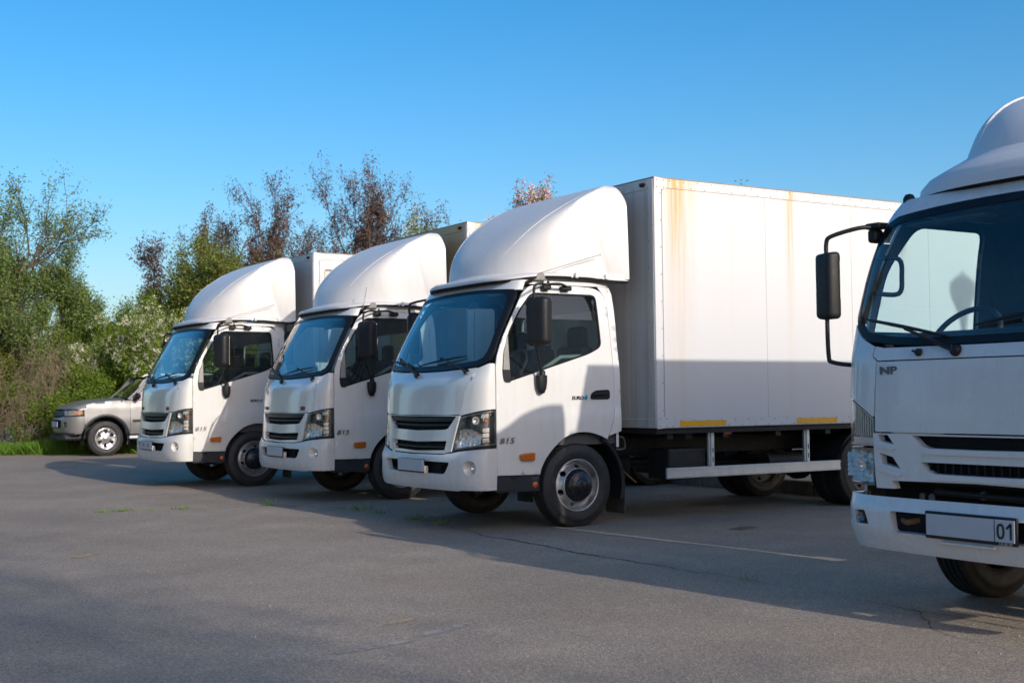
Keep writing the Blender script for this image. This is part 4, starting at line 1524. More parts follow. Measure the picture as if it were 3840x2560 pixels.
    def wheel():
        mb = MB()
        rot = Matrix.Translation((-.42, -.50, 1.46)) @ Matrix.Rotation(R_(-58), 4, 'Y') @ Matrix.Rotation(0, 4, 'Z')
        ring = []
        n, m_ = 32, 8
        vs = []
        for i in range(n):
            a = 2 * PI * i / n
            for j in range(m_):
                b = 2 * PI * j / m_
                r = .205 + .015 * math.cos(b)
                vs.append(tuple(rot @ Vector((r * math.cos(a), r * math.sin(a), .015 * math.sin(b)))))
        fs = [(i * m_ + j, ((i + 1) % n) * m_ + j, ((i + 1) % n) * m_ + (j + 1) % m_, i * m_ + (j + 1) % m_) for i in range(n) for j in range(m_)]
        mb.add(vs, fs, True)
        mb.tube([tuple(rot @ Vector((-.20, 0, 0))), tuple(rot @ Vector((0, 0, -.03))), tuple(rot @ Vector((.20, 0, 0)))], .014, 6)
        mb.tube([tuple(rot @ Vector((0, 0, -.03))), tuple(rot @ Vector((0, 0, -.45)))], .03, 8)
        return mb.mesh('steering_wheel')
    obj('steering_wheel', C('swheel', wheel), 'dash', root)
    def rearview():
        mb = MB()
        mb.box((-.53, .0, 2.085), (.03, .20, .065), .012, 2)
        mb.tube([(-.53, 0, 2.09), (-.56, 0, 2.17)], .008, 6)
        return mb.mesh('rear_view_mirror')
    obj('rear_view_mirror', C('rview', rearview), 'lining', root)
    for ks, yv in enumerate((-.60, .45)):
        def visor():
            mb = MB()
            mb.box((-.60, yv, 2.145), (.10, .34, .02), .008)
            return mb.mesh('sun_visor')
        obj('sun_visor', C(('visor', ks), visor), 'lamp_grey', root)
    # roof fairing
    def fx(z):
        return FXF(z)
    FXF = table([(2.30, -.625), (2.36, -.615), (2.50, -.560), (2.67, -.42), (2.85, -.215), (3.0, .02), (3.10, .205), (3.18, .375), (3.215, .465), (3.235, .545)])
    FW = table([(2.30, .900), (2.6, .890), (2.85, .880), (3.0, .872), (3.10, .862), (3.15, .850), (3.19, .820), (3.215, .775), (3.230, .715), (3.236, .63)])
    FNX = table([(2.30, 2.2), (2.5, 2.6), (2.7, 3.6), (2.9, 5.0), (3.1, 6.5), (3.235, 7.0)])
    XS = .14
    def fair_pt(s, z):
        """s in 0..1 round the nose, 1..2 back along the flank"""
        sg = 1 if s >= 0 else -1
        a = abs(s)
        w = FW(z)
        xn = min(FXF(z), .56)
        xs = max(XS, xn + .02)
        if a <= 1:
            t = a * PI / 2
            e = 2 / FNX(z)
            x = xs - (xs - xn) * (math.cos(t) ** e if a < 1 else 0)
            y = w * (math.sin(t) ** e if a > 0 else 0)
        else:
            t = a - 1
            x = xs + (.600 - xs) * t
            x_s = .17 + max(0, 3.06 - z) * .30
            fl = max(0, (x - x_s) / (.60 - x_s)) * sst(0, .05, x - x_s) * .10 * sst(3.22, 3.0, z)
            y = w + fl
        return (x, sg * y, z)
    def fairing():
        mb = MB()
        ss = [-2 + .0] + list(np.linspace(-1.96, -1.03, 19)) + [-s for s in np.linspace(1, 0.02, 26)] + [0] + list(np.linspace(.02, 1, 26)) + list(np.linspace(1.03, 1.96, 19)) + [2.0]
        zs = list(np.linspace(2.30, 3.05, 22)) + [3.09, 3.12, 3.15, 3.17, 3.19, 3.205, 3.217, 3.226, 3.232, 3.236]
        mb.grid(fair_pt, ss, zs, flip=True)
        # flat crown
        top = [fair_pt(s, 3.236) for s in ss]
        mb.add(top + [(.57, 0, 3.238)], [(i, i + 1, len(top)) for i in range(len(top) - 1)], True)
        # rear lip turned inwards
        lip = [fair_pt(-2, z) for z in zs] + [fair_pt(2, z) for z in reversed(zs)]
        inn = [(x + .012, y * .965, z if z < 3.1 else z - .035) for x, y, z in lip]
        n = len(lip)
        mb.add(lip + inn, [(i, i + 1, n + i + 1, n + i) for i in range(n - 1)], False)
        return mb.mesh('roof_fairing')
    fr = obj('roof_fairing', C('fairing', fairing), 'gelcoat', root)
    for sg in (-1, 1):
        def bead():
            mb = MB()
            pts = []
            for t in np.linspace(0, 1, 26):
                z = 2.46 + (3.15 - 2.46) * t
                yy = .43 + (.80 - .43) * t ** .75
                e = FNX(z)
                r_ = yy / FW(z)
                xn = FXF(z); xs = max(XS, xn + .02)
                x = xs - (xs - xn) * (1 - r_ ** e) ** (1 / e)
                pts.append((x + .0015, sg * yy, z - .0005))
            mb.tube(pts, [.002 + .0045 * math.sin(PI * min(1, max(0, t))) for t in np.linspace(0.02, .98, 26)], 6)
            return mb.mesh('ridge_bead')
        obj('ridge_bead', C(('bead', sg), bead), 'gelcoat', fr)
    def flange():
        mb = MB()
        def lowz(s):
            a = abs(s)
            return 2.268 + .040 * sst(.35, .95, a) - .022 * sst(1.05, 1.8, a)
        def FP(s, t):
            a = abs(s); sg = 1 if s >= 0 else -1
            base = Vector(fair_pt(s, 2.352))
            # rolled skirt following the cab roof edge
            if a <= 1:
                tt = a * PI / 2
                e = 2 / 4.2
                x = .10 - (.10 + .700) * (math.cos(tt) ** e if a < 1 else 0)
                y = .938 * (math.sin(tt) ** e if a > 0 else 0)
            else:
                x = .10 + .50 * (a - 1); y = .938 + .04 * sst(1.3, 1.8, a)
            edge = Vector((x, sg * y, lowz(s)))
            prof = [(0, 0), (.30, .32), (.62, .42), (.88, .55), (1.0, .78), (1.0, 1.0)]
            i = min(int(t), 4); u = t - i
            k = prof[i][0] * (1 - u) + prof[i + 1][0] * u
            kz = prof[i][1] * (1 - u) + prof[i + 1][1] * u
            return (base.x + (edge.x - base.x) * k, base.y + (edge.y - base.y) * k, base.z + (edge.z - base.z) * kz)
        mb.grid(FP, np.linspace(-2, 2, 81), np.linspace(0, 5, 16), flip=True)
        mb.mat = 1
        def GP(s, t):
            p = FP(s, 5)
            return (p[0] + (.004 if abs(s) < 1 else 0), p[1] * (1 - .004 * t), p[2] - .024 * t)
        mb.grid(GP, np.linspace(-2, 2, 81), (0, 1), flip=True)
        mb.grid(lambda s, t: (GP(s, 1)[0] + .06 * t * (1 if abs(s) < .9 else 0), GP(s, 1)[1] * (1 - .05 * t), GP(s, 1)[2]), np.linspace(-2, 2, 81), (0, 1))
        return mb.mesh('fairing_skirt')
    obj('fairing_skirt', C('flange', flange), ['gelcoat', 'seal'], fr)
    def brk(x):
        def fn():
            mb = MB()
            mb.box((x, -.955, 2.318), (.035, .03, .052), .010, 2)
            mb.box((x - .05, -.957, 2.300), (.018, .012, .012), .003)
            return mb.mesh('fairing_clip')
        return fn
    obj('fairing_clip', C('clip1', brk(.02)), 'gelcoat', fr)
    obj('fairing_clip', C('clip2', brk(.36)), 'gelcoat', fr)
    def rlamp(sg):
        def fn():
            mb = MB()
            mb.box((-.355, sg * .905, 2.268), (.13, .05, .014), .005)
            mb.prism([(-.405, 2.272), (-.305, 2.272), (-.308, 2.312), (-.328, 2.332), (-.352, 2.335), (-.380, 2.318)], sg * .925, sg * .888, bev=.008)
            return mb.mesh('roof_lamp')
        return fn
    for sg in (-1, 1):
        obj('roof_lamp', C(('rlamp', sg), rlamp(sg)), 'lamp_grey', rf)
    return hd

def aerial(root, pts, parent):
    mb = MB()
    mb.tube(pts, .0035, 5)
    a = pts[-1]
    mb.lathe([(0, -.008), (.008, 0), (0, .008)], 8, 'z', a)
    return obj('aerial', mb.mesh('aerial'), 'lamp_grey', parent)
# ---------------------------------------------------------------- the truck on the right (upright face)
i_w = table([(.33, .935), (.45, .950), (.65, .955), (1.0, .957), (1.4, .952), (1.7, .940), (1.95, .922), (2.10, .902), (2.2, .875), (2.285, .835)])
i_xf = table([(.62, -1.085), (1.0, -1.092), (1.33, -1.078), (1.40, -1.068), (1.46, -1.045), (1.6, -1.005), (2.10, -.845), (2.2, -.80), (2.28, -.745)])
i_xd = table([(.62, -.86), (1.4, -.86), (1.8, -.78), (2.2, -.60), (2.28, -.55)])
IN = Nose(i_w, i_xd, i_xf, 3.6)
ib_xf = table([(.34, -1.050), (.37, -1.070), (.41, -1.088), (.428, -1.092), (.436, -1.112), (.50, -1.118), (.58, -1.118), (.602, -1.116), (.610, -1.098), (.632, -1.094), (.648, -1.080)])
IBN = Nose(table([(.33, .925), (.37, .945), (.43, .962), (.65, .970)]), lambda z: -.84, ib_xf, 3.6)

def build_isuzu(root):
    W = 'white_cool'
    def nose(name, poly, mat, parent, step=.045, holes=(), depth=.014, lift=0.0, N=IN, back=None, rim=True, dirn=FRONT, raw=False):
        mb = MB()
        panel(mb, poly if raw else N.dom(poly), N.at, step, [h_ if raw else N.dom(h_) for h_ in holes], depth, dirn, lift=lift, back=back, rim=rim)
        return obj(name, mb.mesh(name), [mat] + (['lining'] if back else []), parent)
    lid = nose('front_lid', rounded([(-.662, 1.366), (.662, 1.366), (.672, .990), (-.672, .990)], .012), W, root, back=1)
    cowl = nose('cowl_panel', [(-.695, 1.400), (-.655, 1.373), (.655, 1.373), (.695, 1.400), (.69, 1.452), (.62, 1.440), (0, 1.436), (-.62, 1.440), (-.69, 1.452)], W, root, back=1)
    qe = IN.QR * PI / 2
    WSO = ([(y, 1.442 + .03 * (abs(y) / .68) ** 4) for y in np.linspace(-.70, .70, 11)] + [(.80, 1.50), (.875, 1.56)] + [(i_w(z) * .985, z) for z in (1.65, 1.75, 1.85, 1.95, 2.02)] + [(.855, 2.105), (.81, 2.155), (.74, 2.182)]
           + [(y, 2.212 - .02 * (abs(y) / .6) ** 2) for y in np.linspace(.6, -.6, 9)] + [(-.74, 2.182), (-.81, 2.155), (-.855, 2.105)] + [(-i_w(z) * .985, z) for z in (2.02, 1.95, 1.85, 1.75, 1.65)] + [(-.875, 1.56), (-.80, 1.50)])
    WSI = inset(WSO, .042)
    ws = nose('windscreen', WSO, 'windscreen_b', root, .08, depth=0, rim=False)
    nose('windscreen_border', WSO, 'grille_black', ws, .05, [WSI], .02, .003)
    hdr = MB()
    low_edge = [(.875, 2.06), (.862, 2.108), (.814, 2.160), (.742, 2.187)] + [(y, 2.217 - .02 * (abs(y) / .6) ** 2) for y in np.linspace(.6, -.6, 9)] + [(-.742, 2.187), (-.814, 2.160), (-.862, 2.108), (-.875, 2.06)]
    panel(hdr, [(IN.q(y, z), z) for y, z in resample(low_edge, .04, False)] + [(-qe, 2.06), (-qe, 2.15), (-qe, 2.22), (-qe, 2.285)] + [(q_, 2.285) for q_ in np.linspace(-qe * .95, qe * .95, 30)] + [(qe, 2.285), (qe, 2.22), (qe, 2.15), (qe, 2.06)], IN.at, .04, [], .014, FRONT)
    for sg in (-1, 1):
        hdr.grid(lambda x, z: (x, sg * i_w(z), z), np.linspace(-.60, .62, 12), np.linspace(2.229, 2.285, 4), flip=(sg > 0))
    ring = [IN.at(q_, 2.285) for q_ in np.linspace(-qe, qe, 31)] + [(.62, i_w(2.285), 2.285), (.62, -i_w(2.285), 2.285)]
    hdr.add(ring, [tuple(range(len(ring)))[::-1]])
    rf = obj('cab_roof', hdr.mesh('cab_roof'), W, root)
    for sg in (-1, 1):
        dirn = Vector((-.7, sg * .7, 0))
        # corner panel beside the lid
        cp = ([(IN.q(*p), p[1]) for p in resample([(sg * .700, 1.452), (sg * .706, 1.400), (sg * .668, 1.370), (sg * .680, 1.074)], .04, False)]
              + [(IN.q(*p), p[1]) for p in resample([(sg * .69, 1.070), (sg * .78, 1.120), (sg * .88, 1.170)], .03, False)] + [(sg * qe, 1.185), (sg * qe, 1.3), (sg * qe, 1.45), (sg * qe, 1.55)]
              + [(IN.q(*p), p[1]) for p in ((sg * .925, 1.585), (sg * .885, 1.558), (sg * .80, 1.492))])
        nose('corner_panel', cp, W, root, .04, depth=.014, back=1, dirn=dirn, raw=True)
        # pillar strip between the glass and the door
        ps = [(IN.q(sg * i_w(z) * .987, z), z) for z in (1.60, 1.7, 1.8, 1.9, 2.0, 2.054)] + [(sg * qe, z) for z in (2.055, 2.0, 1.9, 1.8, 1.7, 1.59)]
        nose('front_pillar', ps, W, root, .04, depth=.02, back=1, dirn=dirn, raw=True, lift=.001)
        # lamps
        tl = [(IN.q(*p), p[1]) for p in resample([(sg * .684, .912), (sg * .686, 1.062), (sg * .78, 1.112), (sg * .88, 1.160)], .03, False)] + [(sg * qe, 1.172), (sg * qe, .912)]
        hl = [(IN.q(*p), p[1]) for p in resample([(sg * .690, .700), (sg * .684, .900)], .03, False)] + [(sg * qe, .900), (sg * qe, .705)] + [(IN.q(sg * .80, .695), .695)]
        for nm, pl in (('turn_signal', tl), ('headlight', hl)):
            mb = MB()
            panel(mb, inset(pl, .003), IN.at, .04, [], 0, dirn, lift=-.05, rim=False)
            panel(mb, pl, IN.at, .05, [inset(pl, .010)], .055, dirn, lift=-.001)
            h = obj(nm, mb.mesh(nm), 'smoke_chrome' if nm == 'headlight' else 'lamp_back', root)
            mb = MB()
            panel(mb, inset(pl, .002), IN.at, .04, [], 0, dirn, rim=False)
            obj('lens', mb.mesh('lens'), 'lens', h)
            if nm == 'headlight':
                for k in range(7):
                    z0_ = .712 + k * .0262
                    y0_, y1_ = (.712, .925) if 0 < k < 6 else (.735, .90)
                    pl2 = [(IN.q(sg * yy, zz), zz) for yy, zz in ((y0_, z0_), (y1_, z0_ + .006), (y1_, z0_ + .030), (y0_, z0_ + .024))]
                    mb = MB()
                    panel(mb, pl2, lambda a_, b_: tuple(Vector(IN.at(a_, b_)) + Vector((.030 + .35 * (b_ - z0_) - .5 * (a_ * sg - .55) ** 2, 0, 0))), .03, [], .015, dirn, lift=-.004)
                    obj('reflector_rib', mb.mesh('reflector_rib'), 'clear_lamp', h)
                p = Vector(IN.at(IN.q(sg * .80, .80), .80))
                mb = MB()
                mb.lathe([(.028, -.012), (.024, .0), (.012, .01), (0, .012)], 16, 'x', tuple(p + Vector((.022, 0, 0))))
                obj('reflector_bowl', mb.mesh('reflector_bowl'), 'chrome', h)
            else:
                for k in range(9):
                    y = .70 + k * .0215
                    zt = 1.05 + max(0, (y - .70)) * .5
                    pl2 = [(IN.q(sg * yy, zz), zz) for yy, zz in ((y, .965), (y + .009, .965), (y + .009, zt), (y, zt))]
                    mb = MB()
                    panel(mb, pl2, IN.at, .04, [], .02, dirn, lift=-.015)
                    obj('lens_rib', mb.mesh('lens_rib'), 'clear_lamp', h)
                p = Vector(IN.at(IN.q(sg * .90, 1.03), 1.03))
                bm = bmesh.new(); bmesh.ops.create_uvsphere(bm, u_segments=10, v_segments=8, radius=.026)
                mb = MB(); mb.from_bm(bm, True, Matrix.Translation(p + Vector((.03, -sg * .02, 0)))); bm.free()
                obj('indicator_bulb', mb.mesh('indicator_bulb'), 'orange_ref', h)
                mb = MB()
                pl2 = [(IN.q(sg * yy, zz), zz) for yy, zz in ((.690, .918), (.90, .918), (.90, .956), (.690, .956))]
                panel(mb, pl2, IN.at, .04, [], .01, dirn, lift=-.012)
                obj('marker_strip', mb.mesh('marker_strip'), 'clear_lamp', h)
        # side of the cab with door window
        def f(x, z):
            return (x, sg * i_w(z), z)
        win = rounded([(-.79, 1.530), (.12, 1.530), (.15, 2.178), (-.46, 2.178), (-.69, 1.90)], [.03, .05, .08, .08, .10])
        mb = MB()
        panel(mb, [(-.855, .52), (-.855, 1.42), (-.775, 1.82), (-.60, 2.17), (-.53, 2.225), (.20, 2.225), (.25, 2.1), (.26, .80), (-.42, .80), (-.50, .52)], f, .08, [win], .02, Vector((0, sg, 0)), back=1)
        d = obj('door', mb.mesh('door'), [W, 'lining'], root)
        mb = MB()
        panel(mb, inset(win, -.004), f, .08, [inset(win, .018)], .012, Vector((0, sg, 0)), lift=.001)
        obj('window_seal', mb.mesh('window_seal'), 'seal', d)
        mb = MB()
        panel(mb, win, f, .12, [], 0, Vector((0, sg, 0)), lift=-.01, rim=False)
        obj('side_window', mb.mesh('side_window'), 'windscreen_b', d)
        mb = MB()
        panel(mb, [(.265, .80), (.255, 2.1), (.205, 2.228), (.57, 2.228), (.62, 2.0), (.62, .80)], f, .1, [], .014, Vector((0, sg, 0)), back=1)
        obj('rear_pillar', mb.mesh('rear_pillar'), [W, 'lining'], root)
        # mirror
        mb = MB()
        bm = bmesh.new(); bmesh.ops.create_cube(bm, size=1.0)
        for v in bm.verts:
            v.co = Vector((v.co.x * .085, v.co.y * .155, v.co.z * .385))
        bmesh.ops.bevel(bm, geom=list(bm.edges), offset=.028, segments=4, profile=.6, affect='EDGES')
        for v in bm.verts:
            k = v.co.x / .0425
            if k < 0:
                v.co.y *= 1 + .10 * k; v.co.z *= 1 + .05 * k
        CT = Matrix.Translation((-.985, sg * 1.080, 1.815))
        RT = Matrix.Rotation(-sg * R_(12), 4, 'Z')
        mb.from_bm(bm, True, CT @ RT); bm.free()
        mi = obj('mirror', mb.mesh('mirror'), 'black_plastic', root)
        mb = MB(); mb.box((.043, 0, 0), (.004, .125, .34), .0015, 1, CT @ RT)
        obj('mirror_glass', mb.mesh('mirror_glass'), 'mirror', mi)
        mb = MB()
        mb.tube(crom([(-1.0, sg * 1.07, 1.96), (-1.0, sg * 1.07, 2.06), (-.985, sg * 1.04, 2.098), (-.88, sg * .935, 2.138), (-.80, sg * .90, 2.142)], 5), .0125, 8)
        obj('upper_arm', mb.mesh('upper_arm'), 'black_plastic', mi)
        mb = MB()
        mb.tube(crom([(-1.0, sg * 1.075, 1.66), (-1.0, sg * 1.07, 1.42), (-.985, sg * 1.05, 1.375), (-.90, sg * .955, 1.355)], 5), .0125, 8)
        obj('lower_arm', mb.mesh('lower_arm'), 'black_plastic', mi)
        mb = MB()
        mb.box((-.77, sg * .895, 2.150), (.10, .11, .035), .012, 2)
        mb.box((-.77, sg * .91, 2.095), (.08, .06, .08), .018, 2)
        obj('arm_bracket', mb.mesh('arm_bracket'), 'black_plastic', mi)
        # grab handle on the pillar
        mb = MB()
        mb.tube(crom([(-.83, sg * .84, 1.955), (-.74, sg * .77, 1.95), (-.725, sg * .765, 1.85), (-.75, sg * .77, 1.755), (-.86, sg * .85, 1.76)], 5), .014, 8)
        obj('grab_handle', mb.mesh('grab_handle'), 'dash', root)
        mb = MB()
        mb.grid(lambda a, t: (.0 + .50 * math.cos(a), sg * (.48 + .42 * t), .39 + .48 * math.sin(a)), np.linspace(-.1, PI + .1, 22), (0, .5, 1))
        obj('wheel_arch', mb.mesh('wheel_arch'), 'black_plastic', root)
        add_wheel(root, (0, sg * .795, .390), sg, r=.395)
        for yy in (.86, .61):
            add_wheel(root, (3.4, sg * yy, .390), sg if yy > .7 else -sg, 'rear', r=.395, name='rear_wheel')
        mb = MB()
        mb.lathe([(.030, -.02), (.036, .0), (.034, .028), (.022, .048), (0, .055)], 14, 'z', (-.66, sg * .755, 2.272))
        obj('roof_lamp', mb.mesh('roof_lamp'), 'black_plastic', rf)
    # grille: white frame with openings
    GO = [(-.684, .982), (.684, .982), (.676, .76), (.668, .688), (.537, .690), (.553, .732), (.34, .737), (0, .742), (-.34, .737), (-.553, .732), (-.537, .690), (-.668, .688), (-.676, .76)]
    holes = []
    for sg in (-1, 1):
        holes.append(mir([(.645, .976), (.572, .973), (.530, .925), (.638, .942)], sg))
        holes.append(mir([(.634, .878), (.540, .858), (.489, .798), (.628, .822)], sg))
    holes.append(rounded([(-.404, .974), (.404, .974), (.345, .922), (.300, .910), (0, .908), (-.300, .910), (-.345, .922)], [0, 0, .04, .04, 0, .04, .04]))
    holes.append(rounded([(-.350, .838), (.350, .838), (.310, .792), (.270, .780), (0, .778), (-.270, .780), (-.310, .792)], [0, 0, .03, .03, 0, .03, .03]))
    g = nose('grille_surround', GO, W, root, .03, holes, .045, .004)
    nose('grille_back', [(-.66, .978), (.66, .978), (.64, .72), (-.64, .72)], 'seal', g, .1, lift=-.05, depth=0, rim=False)
    for nm, zc, hh, lf, y0 in (('upper_bar', .893, .026, .016, .30), ('lower_bar', .762, .026, .016, .27)):
        nose(nm, [(-y0, zc + hh / 2), (y0, zc + hh / 2), (y0 + .02, zc - hh / 2), (-y0 - .02, zc - hh / 2)], W, g, .03, depth=.02, lift=lf)
    for sg in (-1, 1):
        for nm, pts in (('upper_fin', [(.666, .936), (.515, .900), (.545, .892), (.664, .912)]), ('lower_fin', [(.657, .812), (.466, .768), (.50, .756), (.652, .782)])):
            nose(nm, mir(pts, sg), W, g, .03, depth=.02, lift=.014)
    for k in range(16):
        y = -.36 + k * .048
        mb = MB(); x = IN.x_at(y, .81)
        mb.box((x + .035, y, .81), (.02, .006, .055))
        obj('grille_rib', mb.mesh('grille_rib'), 'black_plastic', g)
    # dark bay between grille and bumper
    mb = MB(); mb.box((-.88, 0, .66), (.06, 1.5, .16))
    bay = obj('bay_back', mb.mesh('bay_back'), 'seal', root)
    mb = MB(); mb.tube([(-.98, .35, .68), (-.985, .1, .676), (-.98, -.4, .664)], .018, 10)
    obj('coolant_pipe', mb.mesh('coolant_pipe'), 'chassis', bay)
    mb = MB(); mb.box((-.975, .05, .676), (.044, .03, .044), .006)
    obj('pipe_clamp', mb.mesh('pipe_clamp'), 'dusty', bay)
    for yy in (.36, .42):
        mb = MB(); mb.lathe([(.018, -.01), (.018, .012), (.010, .022), (0, .024)], 10, 'z', (-1.0, yy, .648))
        obj('bolt_head', mb.mesh('bolt_head'), 'dusty', bay)
    # bumper
    qb = IBN.QR * PI / 2
    BO = ([(IBN.q(y, z), z) for y, z in resample([(-.90, .648), (-.75, .644), (0, .644), (.75, .644), (.90, .648)], .04, False)] + [(qb, .645), (qb, .52), (qb, .40), (qb, .365)]
          + [(IBN.q(y, z), z) for y, z in resample([(.86, .358), (0, .352), (-.86, .358)], .04, False)] + [(-qb, .365), (-qb, .40), (-qb, .52), (-qb, .645)])
    op = rounded([(-.555, .574), (.555, .574), (.54, .464), (-.54, .464)], .022)
    fogs = [rounded(mir([(.845, .560), (.752, .564), (.718, .490), (.835, .488)], sg), .008) for sg in (-1, 1)]
    mb = MB()
    panel(mb, BO, IBN.at, .035, [IBN.dom(op)] + [IBN.dom(fg, .02) for fg in fogs], .045, FRONT)
    bp = obj('bumper', mb.mesh('bumper'), W, root)
    nose('intake_back', [(-.60, .60), (.60, .60), (.58, .44), (-.58, .44)], 'seal', bp, .1, lift=-.045, depth=0, rim=False, N=IBN)
    mb = MB(); mb.tube(crom([(-1.06, .50, .528), (-1.085, .45, .52), (-1.06, .385, .535)], 5), .016, 8)
    obj('tow_hook', mb.mesh('tow_hook'), 'rust', bp)
    for sg, fg in zip((-1, 1), fogs):
        fl = nose('fog_lamp', inset(fg, -.002), 'black_plastic', bp, .03, depth=0, lift=-.02, rim=False, N=IBN)
        x = IBN.x_at(sg * .79, .525)
        mb = MB(); mb.lathe([(.026, -.008), (.02, -.003), (0, .004)], 14, 'x', (x + .008, sg * .785, .525))
        obj('reflector_bowl', mb.mesh('reflector_bowl'), 'smoke_chrome', fl)
    mb = MB()
    mb.box((-1.128, .022, .526), (.016, .548, .138), .006, 2)
    mb.mat = 1
    mb.box((-1.138, .022, .5275), (.004, .525, .107), .0015)
    pl = obj('number_plate', mb.mesh('number_plate'), ['black_plastic', 'plate'], root)
    FR = Matrix(((0, 0, -1), (-1, 0, 0), (0, 1, 0))).to_euler()
    mb = MB(); mb.box((-1.1405, -.128, .5275), (.001, .004, .107))
    obj('plate_divider', mb.mesh('plate_divider'), 'plate_print', pl)
    def digit(name, yc, strokes):
        mb = MB()
        for st in strokes:
            P = [Vector(p) for p in st]
            w_ = .0062
            vs, fs = [], []
            closed = (P[0] - P[-1]).length < 1e-6
            for i, p in enumerate(P):
                a_ = P[i - 1] if i else (P[-2] if closed else P[0]); b_ = P[i + 1] if i < len(P) - 1 else (P[1] if closed else P[-1])
                t = (b_ - a_).normalized(); n_ = Vector((-t.y, t.x)) * w_
                vs += [(-1.1412, yc - (p.x + n_.x), .5265 + p.y + n_.y), (-1.1412, yc - (p.x - n_.x), .5265 + p.y - n_.y)]
                if i:
                    fs.append((2 * i - 2, 2 * i - 1, 2 * i + 1, 2 * i))
            mb.add(vs, fs)
        return obj(name, mb.mesh(name), 'plate_print', pl)
    oval = [(.0165 * math.copysign(abs(math.cos(a)) ** .75, math.cos(a)), .032 * math.copysign(abs(math.sin(a)) ** .8, math.sin(a))) for a in np.linspace(0, 2 * PI, 33)]
    oval[-1] = oval[0]
    digit('plate_digit', -.163, [oval])
    digit('plate_digit', -.212, [[(-.016, .014), (.008, .036), (.0105, .036)], [(.0085, .038), (.0085, -.038)]])
    me = text_mesh('frame_print', '1 8 102 103', .016, .0004, bold=.0004)
    obj('frame_print', me, 'plate', pl, (-1.1366, -.188, .4655), FR)
    mb = MB(); mb.box((-1.118, .05, .437), (.02, .33, .014), .004)
    obj('plate_shelf', mb.mesh('plate_shelf'), W, bp)
    # badge, nozzle, wipers
    yb = .572
    x = IN.x_at(yb, 1.316)
    me = widen(text_mesh('lid_badge', 'NP', .056, .0012, 0, .0020, 1.02), 1.66)
    obj('lid_badge', me, 'badge_dark', lid, (x - .003, yb, 1.316), FR)
    mb = MB()
    x = IN.x_at(.363, 1.408)
    mb.lathe([(.020, .02), (.020, -.012), (.014, -.022), (0, -.024)], 12, 'x', (x - .004, .363, 1.408))
    mb.tube([(x - .015, .363, 1.410), (x - .02, .395, 1.417)], .007, 6)
    obj('washer_nozzle', mb.mesh('washer_nozzle'), 'black_plastic', cowl)
    def S(y, z, l):
        p = Vector(IN.at(IN.q(y, z), z)); return p + Vector((-.94, 0, .3)) * l
    for (pv_, el_, b0, b1) in (((.127, 1.406), (.45, 1.52), (.79, 1.60), (.17, 1.475)), ((-.60, 1.406), (-.28, 1.51), (.03, 1.527), (-.56, 1.60))):
        mb = MB()
        pv = S(*pv_, .012)
        mb.lathe([(.030, .03), (.030, -.006), (.024, -.016), (0, -.018)], 14, 'x', tuple(pv))
        el = S(*el_, .045)
        mb.tube([tuple(pv), tuple(pv.lerp(el, .3)), tuple(el)], [.014, .014, .007], 8)
        mid = [S(b0[0] + (b1[0] - b0[0]) * t, b0[1] + (b1[1] - b0[1]) * t, .02 + .016 * math.sin(PI * t)) for t in np.linspace(0, 1, 9)]
        mb.tube([tuple(p) for p in mid], [.005, .009, .010, .011, .011, .010, .009, .008, .005], 6)
        mb.tube([tuple(el), tuple(mid[4])], .009, 6)
        obj('wiper', mb.mesh('wiper'), 'black_plastic', root)
    # inside
    mb = MB()
    panel(mb, [(-.89, .70), (.89, .70), (.88, 1.8), (.80, 2.24), (-.80, 2.24), (-.88, 1.8)], lambda a, b: (.60, a, b), .2, [], .03, Vector((1, 0, 0)), back=1)
    obj('cab_rear_wall', mb.mesh('cab_rear_wall'), [W, 'lining'], root)
    mb = MB(); mb.box((-.1, 0, .80), (1.40, 1.74, .12)); obj('cab_floor', mb.mesh('cab_floor'), 'lining', root)
    mb = MB(); mb.grid(lambda x, y: (x, y, 2.225 - .02 * abs(y)), np.linspace(-.74, .58, 6), np.linspace(-.80, .80, 7)); obj('headliner', mb.mesh('headliner'), 'lining', root)
    mb = MB()
    mb.grid(lambda y, t: (IN.x_at(min(.82, max(-.82, y)), 1.45) + .04 + .38 * t, y, 1.475 + .05 * math.sin(PI * t) - .25 * sst(.75, 1, t)), np.linspace(-.88, .88, 20), np.linspace(0, 1, 8))
    mb.box((-.72, 0, 1.24), (.22, 1.70, .40), .05)
    obj('dashboard', mb.mesh('dashboard'), 'dash', root)
    for y in (.44, -.05, -.50):
        mb = MB()
        mb.box((.10, y, 1.08), (.52, .46, .18), .05, 2); mb.box((.40, y, 1.38), (.13, .46, .62), .05, 2); mb.box((.43, y, 1.74), (.09, .26, .20), .04, 2)
        obj('seat', mb.mesh('seat'), 'seat', root)
    mb = MB()
    rot = Matrix.Translation((-.47, .55, 1.50)) @ Matrix.Rotation(R_(-52), 4, 'Y')
    n, m_ = 36, 8
    vs = [tuple(rot @ Vector(((.215 + .016 * math.cos(2 * PI * j / m_)) * math.cos(2 * PI * i / n), (.215 + .016 * math.cos(2 * PI * j / m_)) * math.sin(2 * PI * i / n), .016 * math.sin(2 * PI * j / m_)))) for i in range(n) for j in range(m_)]
    mb.add(vs, [(i * m_ + j, ((i + 1) % n) * m_ + j, ((i + 1) % n) * m_ + (j + 1) % m_, i * m_ + (j + 1) % m_) for i in range(n) for j in range(m_)], True)
    mb.tube([tuple(rot @ Vector((0, -.205, 0))), tuple(rot @ Vector((0, 0, -.03))), tuple(rot @ Vector((0, .205, 0)))], .016, 6)
    mb.tube([tuple(rot @ Vector((0, 0, -.03))), tuple(rot @ Vector((0, 0, -.42)))], .04, 8)
    obj('steering_wheel', mb.mesh('steering_wheel'), 'dash', root)
